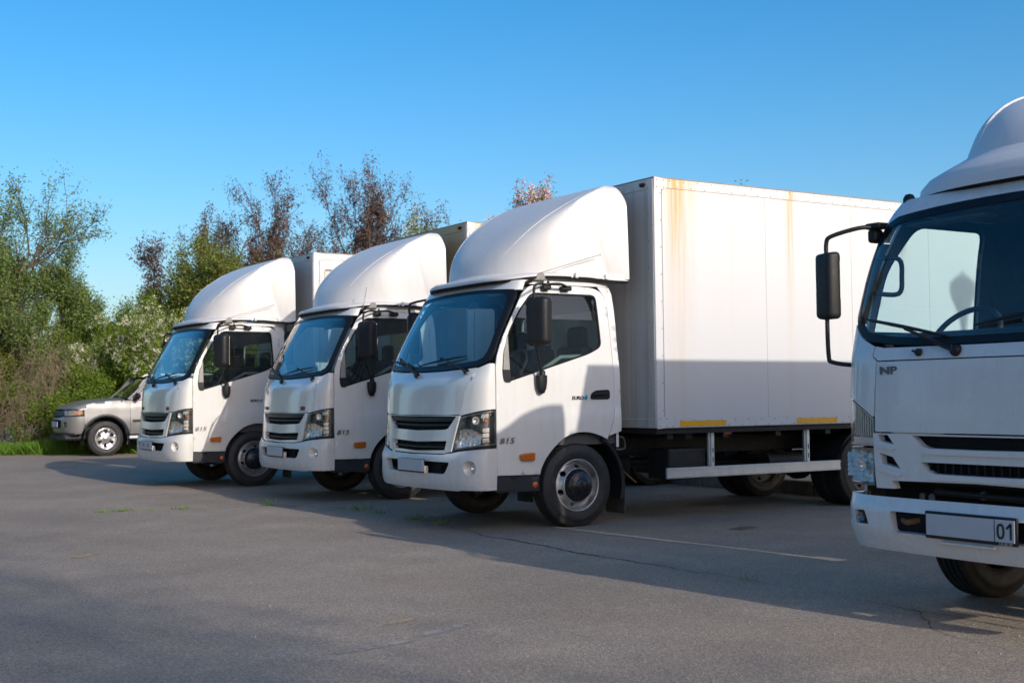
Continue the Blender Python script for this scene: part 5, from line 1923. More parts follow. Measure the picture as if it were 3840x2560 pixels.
    mb = MB(); mb.box((-.74, .10, 2.16), (.06, .07, .03), .008, 2); obj('rear_view_sensor', mb.mesh('rear_view_sensor'), 'dash', root)
    for yv in (.42, -.42):
        mb = MB(); mb.box((-.72, yv, 2.13), (.12, .52, .022), .008); obj('sun_visor', mb.mesh('sun_visor'), 'lining', root)
    mb = MB()
    mb.box((.79, .52, 1.85), (.16, .42, 1.85), .03, 2)  # unseen block added behind the cab to close off a strip of sunlight
    obj('shade_block', mb.mesh('shade_block'), 'black_plastic', root)
    # roof fairing: low dome with a helmet-like hump
    FX = table([(2.34, -.72), (2.45, -.69), (2.55, -.65), (2.65, -.585), (2.74, -.48), (2.80, -.36), (2.86, -.17), (2.95, .10), (3.05, .32), (3.12, .48), (3.17, .60)])
    FWi = table([(2.34, .735), (2.45, .685), (2.55, .655), (2.65, .635), (2.74, .62), (2.86, .605), (3.0, .57), (3.08, .52), (3.14, .43), (3.17, .28)])
    def fp(s, z):
        sg = 1 if s >= 0 else -1
        a = abs(s)
        xn = min(FX(z), .62); xs = max(.18, xn + .02)
        if a <= 1:
            t = a * PI / 2; e = 2 / 2.5
            return (xs - (xs - xn) * (math.cos(t) ** e if a < 1 else 0), sg * FWi(z) * (math.sin(t) ** e if a > 0 else 0), z)
        return (xs + (.68 - xs) * (a - 1), sg * FWi(z), z)
    mb = MB()
    ss = list(np.linspace(-2, -1.1, 6)) + list(np.linspace(-1, 1, 57)) + list(np.linspace(1.1, 2, 6))
    zs = list(np.linspace(2.34, 3.06, 22)) + [3.09, 3.12, 3.14, 3.155, 3.165, 3.17]
    mb.grid(fp, ss, zs, flip=True)
    top = [fp(s, 3.17) for s in ss]
    mb.add(top + [(.64, 0, 3.172)], [(i, i + 1, len(top)) for i in range(len(top) - 1)], True)
    fr = obj('roof_fairing', mb.mesh('roof_fairing'), 'gelcoat_cool', root)
    mb = MB()
    def fl(s, t):
        b = Vector(fp(s, 2.485)); a = abs(s); sg = 1 if s >= 0 else -1
        if a <= 1:
            tt = a * PI / 2; e = 2 / 2.8
            e_ = Vector((.10 - .89 * (math.cos(tt) ** e if a < 1 else 0), sg * .945 * (math.sin(tt) ** e if a > 0 else 0), 2.292))
        else:
            e_ = Vector((.10 + .54 * (a - 1), sg * .945, 2.292))
        prof = [(0, 0), (.25, .16), (.5, .30), (.8, .50), (.96, .74), (1.0, 1.0)]
        i = min(int(t), 4); u = t - i
        k = prof[i][0] * (1 - u) + prof[i + 1][0] * u; kz = prof[i][1] * (1 - u) + prof[i + 1][1] * u
        return (b.x + (e_.x - b.x) * k, b.y + (e_.y - b.y) * k, b.z + (e_.z - b.z) * kz)
    mb.grid(fl, np.linspace(-2, 2, 81), np.linspace(0, 5, 16), flip=True)
    mb.mat = 1
    mb.grid(lambda s, t: (fl(s, 5)[0] + .03 * t, fl(s, 5)[1] * (1 - .03 * t), fl(s, 5)[2] - .014 * t), np.linspace(-2, 2, 81), (0, 1), flip=True)
    obj('fairing_skirt', mb.mesh('fairing_skirt'), ['gelcoat_cool', 'seal'], fr)
    for sg in (-1, 1):
        pts = []
        for t in np.linspace(0, 1, 20):
            z = 2.52 + .42 * t
            yy = .335 - .10 * t + .03 * math.sin(PI * t)
            e = 2.5
            r_ = yy / FWi(z); xn = FX(z); xs = max(.18, xn + .02)
            pts.append((xs - (xs - xn) * (1 - r_ ** e) ** (1 / e) + .004, sg * yy, z))
        mb = MB(); mb.tube(pts, [.003 + .012 * math.sin(PI * min(.99, t)) for t in np.linspace(.02, .98, 20)], 6)
        obj('ridge_bead', mb.mesh('ridge_bead'), 'gelcoat_cool', fr)
# ---------------------------------------------------------------- silver off-road car behind the row
def build_suv(root):
    """origin on the ground under the front axle, nose towards -x, near flank at -y"""
    w = table([(.40, .80), (.55, .855), (.80, .880), (1.0, .875), (1.15, .855), (1.25, .83)])
    xf = table([(.40, -.74), (.46, -.825), (.60, -.865), (.80, -.875), (.86, -.855), (.90, -.835), (1.0, -.81), (1.06, -.78)])
    N = Nose(w, lambda z: -.46, xf, 2.6)
    ROOF_W = table([(1.2, .835), (1.45, .76), (1.70, .665), (1.75, .62)])
    def f(sg):
        def g(x, z):
            yy = w(z) if z < 1.2 else ROOF_W(z)
            return (x, sg * (yy + .012 * sst(1.0, .7, z) - .02 * sst(.86, .93, z) * 0), z)
        return g
    hood_z = table([(-.81, 1.05), (-.76, 1.08), (-.62, 1.13), (-.40, 1.195), (0, 1.245), (.30, 1.262), (.50, 1.268)])
    def arc(cx, r, a0, a1, n=16, cz=.385):
        return [(cx + r * math.cos(a), cz + r * math.sin(a)) for a in np.linspace(a0, a1, n)]
    qe = N.QR * PI / 2
    for sg in (-1, 1):
        sd = Vector((0, sg, 0))
        g = f(sg)
        mb = MB()
        fen = [(-.458, .70), (-.458, 1.03), (-.40, 1.125), (-.3, 1.150), (0, 1.19), (.30, 1.205), (.525, 1.21), (.525, .47), (.44, .47)] + arc(0, .465, .25, PI - .75, 16)
        panel(mb, fen, g, .06, [], .02, sd)
        obj('fender', mb.mesh('fender'), 'silver_paint', root)
        for x0, x1 in ((.533, 1.42), (1.428, 2.25)):
            mb = MB()
            bot = .47
            dp = [(x0, bot), (x0, 1.205), (x1, 1.215), (x1, bot)] if x1 < 2 else [(x0, bot), (x0, 1.215), (x1, 1.22), (x1, 1.0), (2.30, .86), (2.235, .66), (2.23, bot)]
            panel(mb, dp, g, .09, [], .02, sd)
            d = obj('door', mb.mesh('door'), 'silver_paint', root)
            mb = MB()
            panel(mb, [(x0 + .05, .735), (x1 - .05, .735), (x1 - .05, .785), (x0 + .05, .785)], g, .1, [], .012, sd, lift=.012)
            obj('rub_strip', mb.mesh('rub_strip'), 'black_plastic', d)
            mb = MB()
            panel(mb, rounded([(x1 - .20, 1.07), (x1 - .05, 1.07), (x1 - .05, 1.12), (x1 - .20, 1.12)], .02), g, .1, [], .012, sd, lift=.016)
            obj('door_handle', mb.mesh('door_handle'), 'black_plastic', d)
        mb = MB()
        panel(mb, [(2.258, 1.22), (2.258, 1.0)] + arc(2.725, .465, PI - .25, .30, 16) + [(3.45, .52), (3.55, .80), (3.52, 1.22)], g, .09, [], .02, sd)
        obj('rear_quarter', mb.mesh('rear_quarter'), 'silver_paint', root)
        # black flares
        for cx, a0, a1 in ((0, -.30, PI - .42), (2.725, -.30, PI - .1)):
            mb = MB()
            pts = arc(cx, .475, a0, a1, 22)
            o_ = arc(cx, .535, a0 + .02, a1 - .02, 22)
            for k in range(21):
                pa, pb, pc, pd = pts[k], pts[k + 1], o_[k + 1], o_[k]
                def Y(p, add): return (p[0], sg * (w(min(1.2, max(.40, p[1]))) + add), p[1])
                mb.add([Y(pa, .045), Y(pb, .045), Y(pc, .016), Y(pd, .016), Y(pa, -.02), Y(pb, -.02)], [(0, 1, 2, 3), (4, 5, 1, 0)], True)
            obj('wheel_flare', mb.mesh('wheel_flare'), 'skirt', root)
            mb = MB()
            mb.grid(lambda a, t: (cx + .47 * math.cos(a), sg * (.50 + .37 * t), .385 + .47 * math.sin(a)), np.linspace(-.3, PI + .3, 18), (0, 1))
            mb.box((cx, sg * .48, .62), (.9, .02, .6))
            obj('wheel_arch', mb.mesh('wheel_arch'), 'chassis', root)
        mb = MB(); mb.box((.50, sg * .80, .35), (.012, .22, .28), .003); obj('mud_flap', mb.mesh('mud_flap'), 'seal', root)
        mb = MB(); mb.box((1.36, sg * .80, .40), (1.75, .14, .07), .02); obj('side_step', mb.mesh('side_step'), 'alu', root)
        # side glass and pillars
        mb = MB()
        panel(mb, [(.545, 1.225), (.60, 1.225), (1.02, 1.655), (1.15, 1.70), (3.30, 1.70), (3.45, 1.225), (3.52, 1.225), (3.38, 1.745), (1.02, 1.745), (.86, 1.66)], g, .08, [], .02, sd)
        obj('window_frame', mb.mesh('window_frame'), 'silver_paint', root)
        for x0, x1, x2, x3 in ((.62, 1.08, 1.40, 1.40), (1.47, 1.47, 2.28, 2.28), (2.36, 2.36, 3.25, 3.40)):
            mb = MB()
            panel(mb, [(x0, 1.225), (x1, 1.69), (x2, 1.69), (x3, 1.225)], g, .1, [], 0, sd, lift=-.012, rim=False)
            obj('side_window', mb.mesh('side_window'), 'car_glass', root)
        for x0 in (1.40, 2.28):
            mb = MB()
            panel(mb, [(x0, 1.22), (x0, 1.70), (x0 + .075, 1.70), (x0 + .075, 1.22)], g, .1, [], .02, sd, lift=-.004)
            obj('pillar', mb.mesh('pillar'), 'seal', root)
        # door mirror
        mb = MB()
        bm = bmesh.new(); bmesh.ops.create_cube(bm, size=1.0)
        for v in bm.verts: v.co = Vector((v.co.x * .10, v.co.y * .20, v.co.z * .15))
        bmesh.ops.bevel(bm, geom=list(bm.edges), offset=.03, segments=3, affect='EDGES')
        mb.from_bm(bm, True, Matrix.Translation((.66, sg * .985, 1.30))); bm.free()
        mb.box((.68, sg * .87, 1.26), (.06, .12, .04), .01)
        obj('door_mirror', mb.mesh('door_mirror'), 'black_plastic', root)
        # lamps
        hl = [(N.q(*p), p[1]) for p in resample([(sg * .40, 1.012), (sg * .47, .886), (sg * .62, .876), (sg * .80, .884)], .03, False)] + [(sg * qe * .965, .893), (sg * qe * .995, .93), (sg * qe * .98, 1.0)] + [(N.q(*p), p[1]) for p in resample([(sg * .80, 1.022), (sg * .60, 1.022)], .03, False)]
        dn = Vector((-.8, sg * .6, 0))
        mb = MB()
        panel(mb, hl, N.at, .04, [inset(hl, .010)], .04, dn, lift=.002)
        panel(mb, inset(hl, .004), N.at, .05, [], 0, dn, lift=-.04, rim=False)
        h = obj('headlight', mb.mesh('headlight'), 'grille_black', root)
        mid = N.q(sg * .785, .94)
        inn = inset(hl, .014)
        clear = [(p if abs(p[0]) < abs(mid) else (mid, p[1])) for p in inn]
        ambr = [(p if abs(p[0]) > abs(mid) else (mid * 1.01, p[1])) for p in inn]
        mb = MB(); panel(mb, inn, N.at, .04, [], 0, dn, lift=-.002, rim=False)
        obj('lens', mb.mesh('lens'), 'lens_old', h)
        mb = MB(); panel(mb, [(a, b) for a, b in ambr], N.at, .04, [], 0, dn, lift=-.010, rim=False)
        obj('indicator', mb.mesh('indicator'), 'amber', h)
        mb = MB(); panel(mb, [(a, b) for a, b in clear], N.at, .04, [], 0, dn, lift=-.018, rim=False)
        obj('reflector_bowl', mb.mesh('reflector_bowl'), 'chrome', h)
        for cx in (0, 2.725):
            t = obj('wheel', cached(('suvtyre',), lambda: tyre_mesh('tyre', .383, .255, .225, 5)), ['rubber', 'rubber_wall'], root, (cx, sg * .755, .381), (0, 0, 0) if sg < 0 else (0, 0, PI))
            def rim():
                mb = MB()
                fc = -.115
                mb.lathe([(.215, .10), (.218, fc + .03), (.232, fc + .004), (.230, fc - .004), (.218, fc + .002), (.205, fc + .014)], 48)
                hs = []
                for k in range(6):
                    a = 2 * PI * (k + .5) / 6
                    hs.append(rounded([(.10 * math.cos(a - .17), .10 * math.sin(a - .17)), (.187 * math.cos(a - .27), .187 * math.sin(a - .27)), (.193 * math.cos(a), .193 * math.sin(a)), (.187 * math.cos(a + .27), .187 * math.sin(a + .27)), (.10 * math.cos(a + .17), .10 * math.sin(a + .17))], .015))
                panel(mb, [(.207 * math.cos(u), .207 * math.sin(u)) for u in np.linspace(0, 2 * PI, 49)[:-1]], lambda a, b: (a, fc + .012 + .02 * sst(.06, .14, math.hypot(a, b)) - .015 * sst(.14, .2, math.hypot(a, b)), b), .022, hs, .035, Vector((0, -1, 0)))
                mb.lathe([(.062, fc + .02), (.060, fc - .006), (.045, fc - .016), (.02, fc - .020), (0, fc - .021)], 24)
                return mb.mesh('rim')
            obj('rim', cached(('suvrim',), rim), 'alloy', t)
            def drum():
                mb = MB(); mb.lathe([(.20, -.03), (.19, -.04), (0, -.04)], 24); return mb.mesh('brake_disc')
            obj('brake_disc', cached(('suvdrum',), drum), 'chassis', t)
    # nose
    def nose(name, poly, mat, parent, step=.05, holes=(), depth=.02, lift=0.0, raw=False):
        mb = MB()
        panel(mb, poly if raw else N.dom(poly), N.at, step, [N.dom(h_) for h_ in holes], depth, FRONT, lift=lift)
        return obj(name, mb.mesh(name), mat, parent)
    bump_o = [(N.q(y, z), z) for y, z in resample([(-.80, .872), (-.60, .866), (-.46, .87), (-.40, .85), (.40, .85), (.46, .87), (.60, .866), (.80, .872)], .04, False)] + [(qe, .875), (qe, .60), (qe * .96, .50)] + [(N.q(y, z), z) for y, z in resample([(.70, .46), (.5, .47), (.42, .52), (-.42, .52), (-.5, .47), (-.70, .46)], .04, False)] + [(-qe * .96, .50), (-qe, .60), (-qe, .875)]
    fogh = [[(sg * .60 + .062 * math.cos(a), .70 + .055 * math.sin(a)) for a in np.linspace(0, 2 * PI, 17)[:-1]] for sg in (-1, 1)]
    bp = nose('bumper', bump_o, 'silver_paint', root, .05, [[(-.42, .80), (.42, .80), (.38, .62), (-.38, .62)]] + fogh, .04, raw=True)
    nose('intake_back', [(-.46, .84), (.46, .84), (.42, .50), (-.42, .50)], 'seal', bp, .1, lift=-.04, depth=0)
    nose('bumper_edge', [(-.80, .505), (-.5, .525), (.5, .525), (.80, .505), (.78, .47), (.5, .49), (-.5, .49), (-.78, .47)], 'skirt', bp, .06, lift=.012)
    for sg in (-1, 1):
        p = Vector(N.at(N.q(sg * .60, .70), .70))
        mb = MB(); mb.lathe([(.05, -.004), (.04, .02), (0, .03)], 16, 'x', tuple(p + Vector((.03, 0, 0))))
        fl = obj('fog_lamp', mb.mesh('fog_lamp'), 'chrome', bp)
        mb = MB(); mb.lathe([(.062, .0), (.062, .06), (0, .06)], 16, 'x', tuple(p + Vector((.005, 0, 0))))
        obj('lamp_pocket', mb.mesh('lamp_pocket'), 'seal', fl)
    mb = MB(); mb.box((-.40, 0, .42), (.9, 1.3, .14), .04); mb.box((1.3, 0, .50), (3.6, 1.0, .22), .03); obj('underbody', mb.mesh('underbody'), 'chassis', root)
    nose('valance', [(-.62, .50), (.62, .50), (.55, .36), (-.55, .36)], 'black_plastic', root, .08, lift=-.03)
    nose('grille', [(-.395, 1.005), (.395, 1.005), (.43, .882), (-.43, .882)], 'grille_black', root, .05, lift=-.006)
    for k in range(3):
        nose('grille_slat', [(-.38, .99 - k * .036), (.38, .99 - k * .036), (.385, .978 - k * .036), (-.385, .978 - k * .036)], 'skirt', root, .06, lift=.006)
    mb = MB(); mb.box((-.892, 0, .70), (.012, .53, .12), .004); obj('number_plate', mb.mesh('number_plate'), 'plate', root)
    # bonnet, scuttle, screen, roof
    mb = MB()
    def hood(u, t):
        y = u
        x0 = N.x_at(min(.85, abs(y)), 1.04)
        x = x0 + (.48 - x0) * t
        z = hood_z(-.92 + (x + .92)) if True else 0
        edge = 1.025 if t == 0 else None
        zz = z - .055 * (abs(y) / .84) ** 4 + .010 * sst(.42, .30, abs(y)) * sst(-.65, -.40, x) - .03 * sst(-.45, .5, x) * (abs(y) / .84) ** 2
        if abs(y) > .84: zz -= .10
        if t == 0: zz = min(zz, 1.030)
        return (x if t else x0 - .004, y, zz)
    mb.grid(hood, [-.862] + list(np.linspace(-.838, .838, 33)) + [.862], [0, .012, .03, .06] + list(np.linspace(.10, 1, 16)))
    obj('bonnet', mb.mesh('bonnet'), 'silver_paint', root)
    def screen(u, t):
        return (.46 + .56 * t + .10 * (1 - (1 - abs(u) ** 2)) * (1 - .3 * t) - .05, u * (.80 - .14 * t), 1.255 + .465 * t)
    mb = MB(); mb.grid(screen, np.linspace(-1, 1, 15), np.linspace(0, 1, 8), flip=True)
    obj('windscreen', mb.mesh('windscreen'), 'car_glass', root)
    for sg in (-1, 1):
        mb = MB()
        mb.tube([Vector(screen(sg, t)) + Vector((.015, sg * .012, 0)) for t in np.linspace(-.05, 1.02, 8)], .032, 8)
        obj('front_pillar', mb.mesh('front_pillar'), 'silver_paint', root)
        mb = MB()
        a = Vector(screen(sg * .1 - .1, .02)) + Vector((-.02, 0, .02)); b = Vector(screen(sg * .1 - .55, .06)) + Vector((-.02, 0, .025))
        mb.tube([a, a.lerp(b, .5) + Vector((-.01, 0, .01)), b], [.012, .010, .006], 6)
        obj('wiper', mb.mesh('wiper'), 'black_plastic', root)
    mb = MB()
    mb.grid(lambda x, u: (x, u * (.655 if x > .98 else .65), 1.725 + .035 * (1 - u * u) * sst(.9, 1.6, x) + .012 * (1 - u * u) - .03 * sst(2.6, 3.5, x)), np.linspace(.94, 3.40, 18), np.linspace(-1, 1, 13))
    obj('roof', mb.mesh('roof'), 'silver_paint', root)
    for sg in (-1, 1):
        mb = MB(); mb.tube([(1.2, sg * .56, 1.76), (1.28, sg * .56, 1.80), (3.1, sg * .56, 1.78), (3.2, sg * .56, 1.74)], .016, 8); obj('roof_rail', mb.mesh('roof_rail'), 'alu', root)
    mb = MB()
    mb.grid(lambda u, t: (3.53 + .03 * math.sin(PI * t) - .14 * sst(.6, 1, t), u * (.85 - .18 * sst(.55, 1, t)), .52 + 1.20 * t), np.linspace(-1, 1, 11), np.linspace(0, 1, 10), flip=True)
    obj('tailgate', mb.mesh('tailgate'), 'silver_paint', root)
    mb = MB(); mb.box((3.58, 0, .58), (.12, 1.70, .20), .05, 2); obj('rear_bumper', mb.mesh('rear_bumper'), 'skirt', root)
    mb = MB(); mb.box((.62, 0, 1.12), (.36, 1.55, .22), .06, 2); obj('dashboard', mb.mesh('dashboard'), 'dash', root)
    for y in (-.38, .38):
        mb = MB(); mb.box((1.35, y, .98), (.5, .50, .2), .05, 2); mb.box((1.60, y, 1.26), (.16, .48, .60), .06, 2); mb.box((1.63, y, 1.60), (.10, .28, .16), .04, 2)
        obj('seat', mb.mesh('seat'), 'seat', root)
# ---------------------------------------------------------------- trucks and car in their places
M['box_a'] = box_paint('nearest cargo box sheet', [(1.08, .15, 1.2), (1.24, .14, .6), (2.59, .075, 1.0), (1.80, .05, .2), (4.3, .10, .3)], 1.0, False, 1.3)
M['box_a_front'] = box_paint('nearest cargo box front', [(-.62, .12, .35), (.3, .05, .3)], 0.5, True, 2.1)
M['box_b'] = box_paint('middle cargo box sheet', [(1.02, .10, 1.2), (1.28, .14, 1.3), (1.7, .12, 1.0)], 1.0, False, 4.3)
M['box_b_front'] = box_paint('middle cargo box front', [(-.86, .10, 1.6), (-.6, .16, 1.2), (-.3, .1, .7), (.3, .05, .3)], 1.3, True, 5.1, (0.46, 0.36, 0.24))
M['box_c'] = box_paint('farthest cargo box sheet', [(1.05, .06, .3)], 0.5, False, 7.3)
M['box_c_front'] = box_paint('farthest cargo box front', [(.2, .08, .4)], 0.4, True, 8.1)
M['box_d'] = box_paint('right cargo box sheet', [(1.2, .06, .3), (3.1, .06, .3)], 0.4, False, 9.3)
M['sticker'] = simple('yellowed sticker residue', (0.70, 0.60, 0.46), 0.6, var=0.12, vscale=14)
GT = 'white box trucks parked in a row'
SPOTS = [(6.748, 10.685, 0.0, 'white box truck in the centre with two yellow tapes on its box', False, None, ('box_a', 'box_a_front'), 3.28),
         (6.933, 14.583, R_(-.36), 'white box truck half hidden behind the central one, its box corner rusty', True, None, ('box_b', 'box_b_front'), 3.335),
         (6.351, 17.975, R_(.33), 'farthest white box truck, parked next to the silver SUV', True, [('755', .12, .075), ('BK', -.11, .06)], ('box_c', 'box_c_front'), 3.275)]
for i, (x, y, rz, lab, b300, ptxt, bm_, ztop) in enumerate(SPOTS):
    r = thing('box_truck', lab, 'truck', (x, y, 0), rz, GT)
    build_hino(r, i, badge300=b300, plate_txt=ptxt)
    chassis(r, -.85, 5.7, 3.72)
    box_body(r, .83, 6.15, 1.10, .885, ztop, (M[bm_[0]], M[bm_[1]]), (2.257, 3.48, 4.70), tapes=((1.105, 1.685, .925), (2.635, 3.21, .925), (4.2, 4.78, .925)))
    roof = [c for c in r.children if c.name.startswith('cab_roof')][0]
    if i == 1:
        aerial(r, [(-.478, -.90, 2.25), (-.43, -.905, 2.50)], roof)
    else:
        aerial(r, [(-.36, -.93, 2.33), (.27, -.99, 2.52)], roof)
    if i == 0:
        mb = MB()
        mb.box((1.30, -.80, .53), (.46, .34, .30), .02, 2)
        o = obj('battery_box', mb.mesh('battery_box'), 'chassis', r)
        mb = MB(); mb.box((1.40, -.78, .82), (.09, .20, .11), .006); obj('frame_bracket', mb.mesh('frame_bracket'), 'dusty', r)
        mb = MB(); mb.tube([(.66, -.72, .50), (.80, -.80, .36)], .010, 6); obj('support_strut', mb.mesh('support_strut'), 'rust', r)
        mb = MB(); mb.tube(crom([(.50, -.86, .80), (.60, -.86, .80), (.62, -.86, .70), (.52, -.86, .69)], 4), .009, 6); obj('step_loop', mb.mesh('step_loop'), 'dusty', r)
        mb = MB(); mb.box((2.2, .25, .55), (1.0, .4, .36), .05, 2); obj('fuel_tank', mb.mesh('fuel_tank'), 'chassis', r)
        mb = MB(); mb.tube([(2.55, -.70, .50), (3.1, -.72, .50)], .09, 14); obj('air_tank', mb.mesh('air_tank'), 'chassis', r)
    if i == 2:
        mb = MB()
        mb.prism([(1.00, 2.72), (1.00, 3.05), (1.30, 3.05), (1.32, 3.12), (1.44, 3.10), (1.50, 3.00), (1.62, 3.08), (1.66, 2.98), (2.05, 2.98), (2.05, 2.72)], -1.1085, -1.1065)
        st = obj('sticker_residue', mb.mesh('sticker_residue'), 'sticker', r)
        SR = Matrix(((1, 0, 0), (0, 0, -1), (0, 1, 0))).to_euler()
        for t_, xx, s_, mt in (('A', 1.045, .12, 'badge_dark'), ('TOYOTA', 1.46, .13, 'lamp_faint')):
            if mt == 'lamp_faint' and mt not in M:
                M[mt] = simple('faded print', (0.52, 0.45, 0.36), 0.7)
            obj('faded_lettering', text_mesh('faded_lettering', t_, s_, .0006, 0, .002, 1.15), mt, st, (xx, -1.1095, 2.885), SR)
        mb = MB(); mb.box((1.13, -1.1092, 3.035), (.24, .001, .022)); obj('faded_line', mb.mesh('faded_line'), 'badge_dark', st)
r = thing('box_truck', 'white truck at the right edge with NP badge and plate ending 01', 'truck', (6.40, 4.18, 0), 0, GT)
build_isuzu(r)
chassis(r, -.80, 5.4, 3.4)
box_body(r, .91, 5.8, 1.10, .93, 3.23, (M['box_d'], M['box_d']), (2.2, 3.4, 4.6))
s = thing('suv', 'silver SUV with black wheel flares parked behind the farthest truck', 'car', (7.24, 29.37, 0), 0)
build_suv(s)
# ---------------------------------------------------------------- plants
def leaf_mat(name, cols, trans=0.35, rough=0.55):
    m, nt, bs = new_mat(name)
    geo = nt.nodes.new('ShaderNodeNewGeometry')
    n = noise(nt, coords(nt), 0.9, 3, 0.6)
    f = mth(nt, 'ADD', mth(nt, 'MULTIPLY', geo.outputs['Random Per Island'], .65), mth(nt, 'MULTIPLY', n, .5), True)
    c = ramp(nt, f, [(i / (len(cols) - 1) * .9 + .05, k) for i, k in enumerate(cols)])
    nt.links.new(c, bs.inputs['Base Color'])
    bs.inputs['Roughness'].default_value = rough
    bs.inputs['Specular IOR Level'].default_value = 0.3
    tl = nt.nodes.new('ShaderNodeBsdfTranslucent')
    nt.links.new(c, tl.inputs[0])
    mx = nt.nodes.new('ShaderNodeMixShader')
    mx.inputs[0].default_value = trans
    nt.links.new(bs.outputs[0], mx.inputs[1])
    nt.links.new(tl.outputs[0], mx.inputs[2])
    nt.links.new(mx.outputs[0], nt.nodes['Material Output'].inputs[0])
    return m
M['leaf_green'] = leaf_mat('spring green leaves', [(0.072, 0.128, 0.015), (0.135, 0.212, 0.022), (0.23, 0.31, 0.042)])
M['leaf_olive'] = leaf_mat('olive leaves', [(0.095, 0.13, 0.022), (0.16, 0.20, 0.035), (0.25, 0.28, 0.06)])
M['leaf_blue'] = leaf_mat('grey green small leaves', [(0.095, 0.15, 0.045), (0.14, 0.21, 0.055), (0.21, 0.28, 0.085)])
M['leaf_brown'] = leaf_mat('withered brown leaves and pods', [(0.058, 0.036, 0.031), (0.105, 0.066, 0.054), (0.175, 0.118, 0.095)], .15)
M['flower_white'] = leaf_mat('cream white blossom', [(0.42, 0.42, 0.32), (0.62, 0.60, 0.48), (0.75, 0.73, 0.62)], .2)
M['flower_pink'] = leaf_mat('pale pink blossom', [(0.50, 0.30, 0.32), (0.66, 0.46, 0.46), (0.78, 0.64, 0.62)], .25)
M['bark'] = simple('brown grey bark', (0.13, 0.10, 0.08), 0.9, var=0.3, vscale=12)
M['bark_dead'] = simple('dry grey brown twigs', (0.27, 0.195, 0.145), 0.9, var=0.35, vscale=2.5)
M['grass'] = leaf_mat('grass blades', [(0.08, 0.16, 0.018), (0.12, 0.24, 0.025), (0.20, 0.33, 0.045)], .3)

class Plant:
    def __init__(s, seed):
        s.r = np.random.RandomState(seed)
        s.sticks = {}
        s.anchor = []
    def stick(s, pts, r0, r1, n=4):
        s.sticks.setdefault(n, []).append((pts, r0, r1))
    def build(s, height, radius):
        """all sticks at once: rings of n points along each five-point line"""
        vs, fs, base = [], [], 0
        for n, lst in s.sticks.items():
            P = np.array([p for p, _, _ in lst])
            R0 = np.array([a for _, a, _ in lst]); R1 = np.array([b for _, _, b in lst])
            m = P.shape[1]
            T = np.empty_like(P)
            T[:, 1:-1] = P[:, 2:] - P[:, :-2]; T[:, 0] = P[:, 1] - P[:, 0]; T[:, -1] = P[:, -1] - P[:, -2]
            T /= np.linalg.norm(T, axis=2)[..., None] + 1e-9
            A = np.cross(T, np.array((.31, .93, .2))); A /= np.linalg.norm(A, axis=2)[..., None] + 1e-9
            B = np.cross(T, A)
            rad = R0[:, None] + (R1 - R0)[:, None] * np.linspace(0, 1, m)[None]
            an = 2 * PI * np.arange(n) / n
            V = P[:, :, None] + (A[:, :, None] * np.cos(an)[None, None, :, None] + B[:, :, None] * np.sin(an)[None, None, :, None]) * rad[:, :, None, None]
            q_ = len(lst)
            idx = base + np.arange(q_ * m * n).reshape(q_, m, n)
            nx = np.roll(idx, -1, axis=2)
            F = np.stack([idx[:, :-1], nx[:, :-1], nx[:, 1:], idx[:, 1:]], -1).reshape(-1, 4)
            vs.append(V.reshape(-1, 3)); fs.append(F); base += q_ * m * n
        V = np.concatenate(vs); F = np.concatenate(fs)
        zmax = V[:, 2].max()
        up = V[V[:, 2] > zmax * .55]
        sh = up[:, :2].mean(0) / up[:, 2].mean()            # lean of the crown, taken out again
        V[:, :2] -= V[:, 2:] * sh
        k = height / zmax
        kr = 1.0
        if radius:
            kr = radius / np.percentile(np.hypot(V[:, 0], V[:, 1]), 97)
        V[:, :2] *= kr
        V[:, 2] *= k
        me = bpy.data.meshes.new('trunk')
        me.vertices.add(len(V)); me.vertices.foreach_set('co', V.ravel())
        me.loops.add(F.size); me.loops.foreach_set('vertex_index', F.ravel().astype(np.int32))
        me.polygons.add(len(F)); me.polygons.foreach_set('loop_start', np.arange(0, F.size, 4, dtype=np.int32))
        me.polygons.foreach_set('use_smooth', np.ones(len(F), bool))
        me.update(calc_edges=True)
        return me, k, kr, sh
    def grow(s, p, d, L, r, depth, spec):
        rr = s.r
        seg = 4
        W = rr.normal(0, spec['wander'], (seg, 3))
        W[:, 2] += spec['lift'] * (1 if depth > 1 else .6)
        x, y, z = p
        dx, dy, dz = d
        pts = [(x, y, z)]
        l = L / seg
        for wx, wy, wz in W.tolist():
            dx += wx; dy += wy; dz += wz
            q_ = 1 / math.sqrt(dx * dx + dy * dy + dz * dz)
            dx *= q_; dy *= q_; dz *= q_
            x += dx * l; y += dy * l; z += dz * l
            pts.append((x, y, z))
        s.stick(pts, r, r * .55, 5 if depth >= 3 else (4 if depth == 2 else 3))
        if depth == 0:
            s.anchor += [(q_, (dx, dy, dz)) for q_ in pts[1:]]
            return
        if depth == 1:
            s.anchor.append((pts[-1], (dx, dy, dz)))
        k = spec['split'][min(depth, len(spec['split']) - 1)]
        AX_ = rr.normal(0, 1, (k, 3)); U = rr.rand(k, 3)
        for j in range(k):
            i = 1 + int(U[j, 0] * seg) if j else seg
            ax, ay, az = AX_[j].tolist()
            g = spec['angle'] * (.6 + .7 * U[j, 1]) / math.sqrt(ax * ax + ay * ay + az * az)
            nx, ny, nz = dx + ax * g, dy + ay * g, dz + az * g
            q_ = 1 / math.sqrt(nx * nx + ny * ny + nz * nz)
            s.grow(pts[i], (nx * q_, ny * q_, nz * q_), L * spec['ratio'] * (.75 + .45 * U[j, 2]), r * .58, depth - 1, spec)

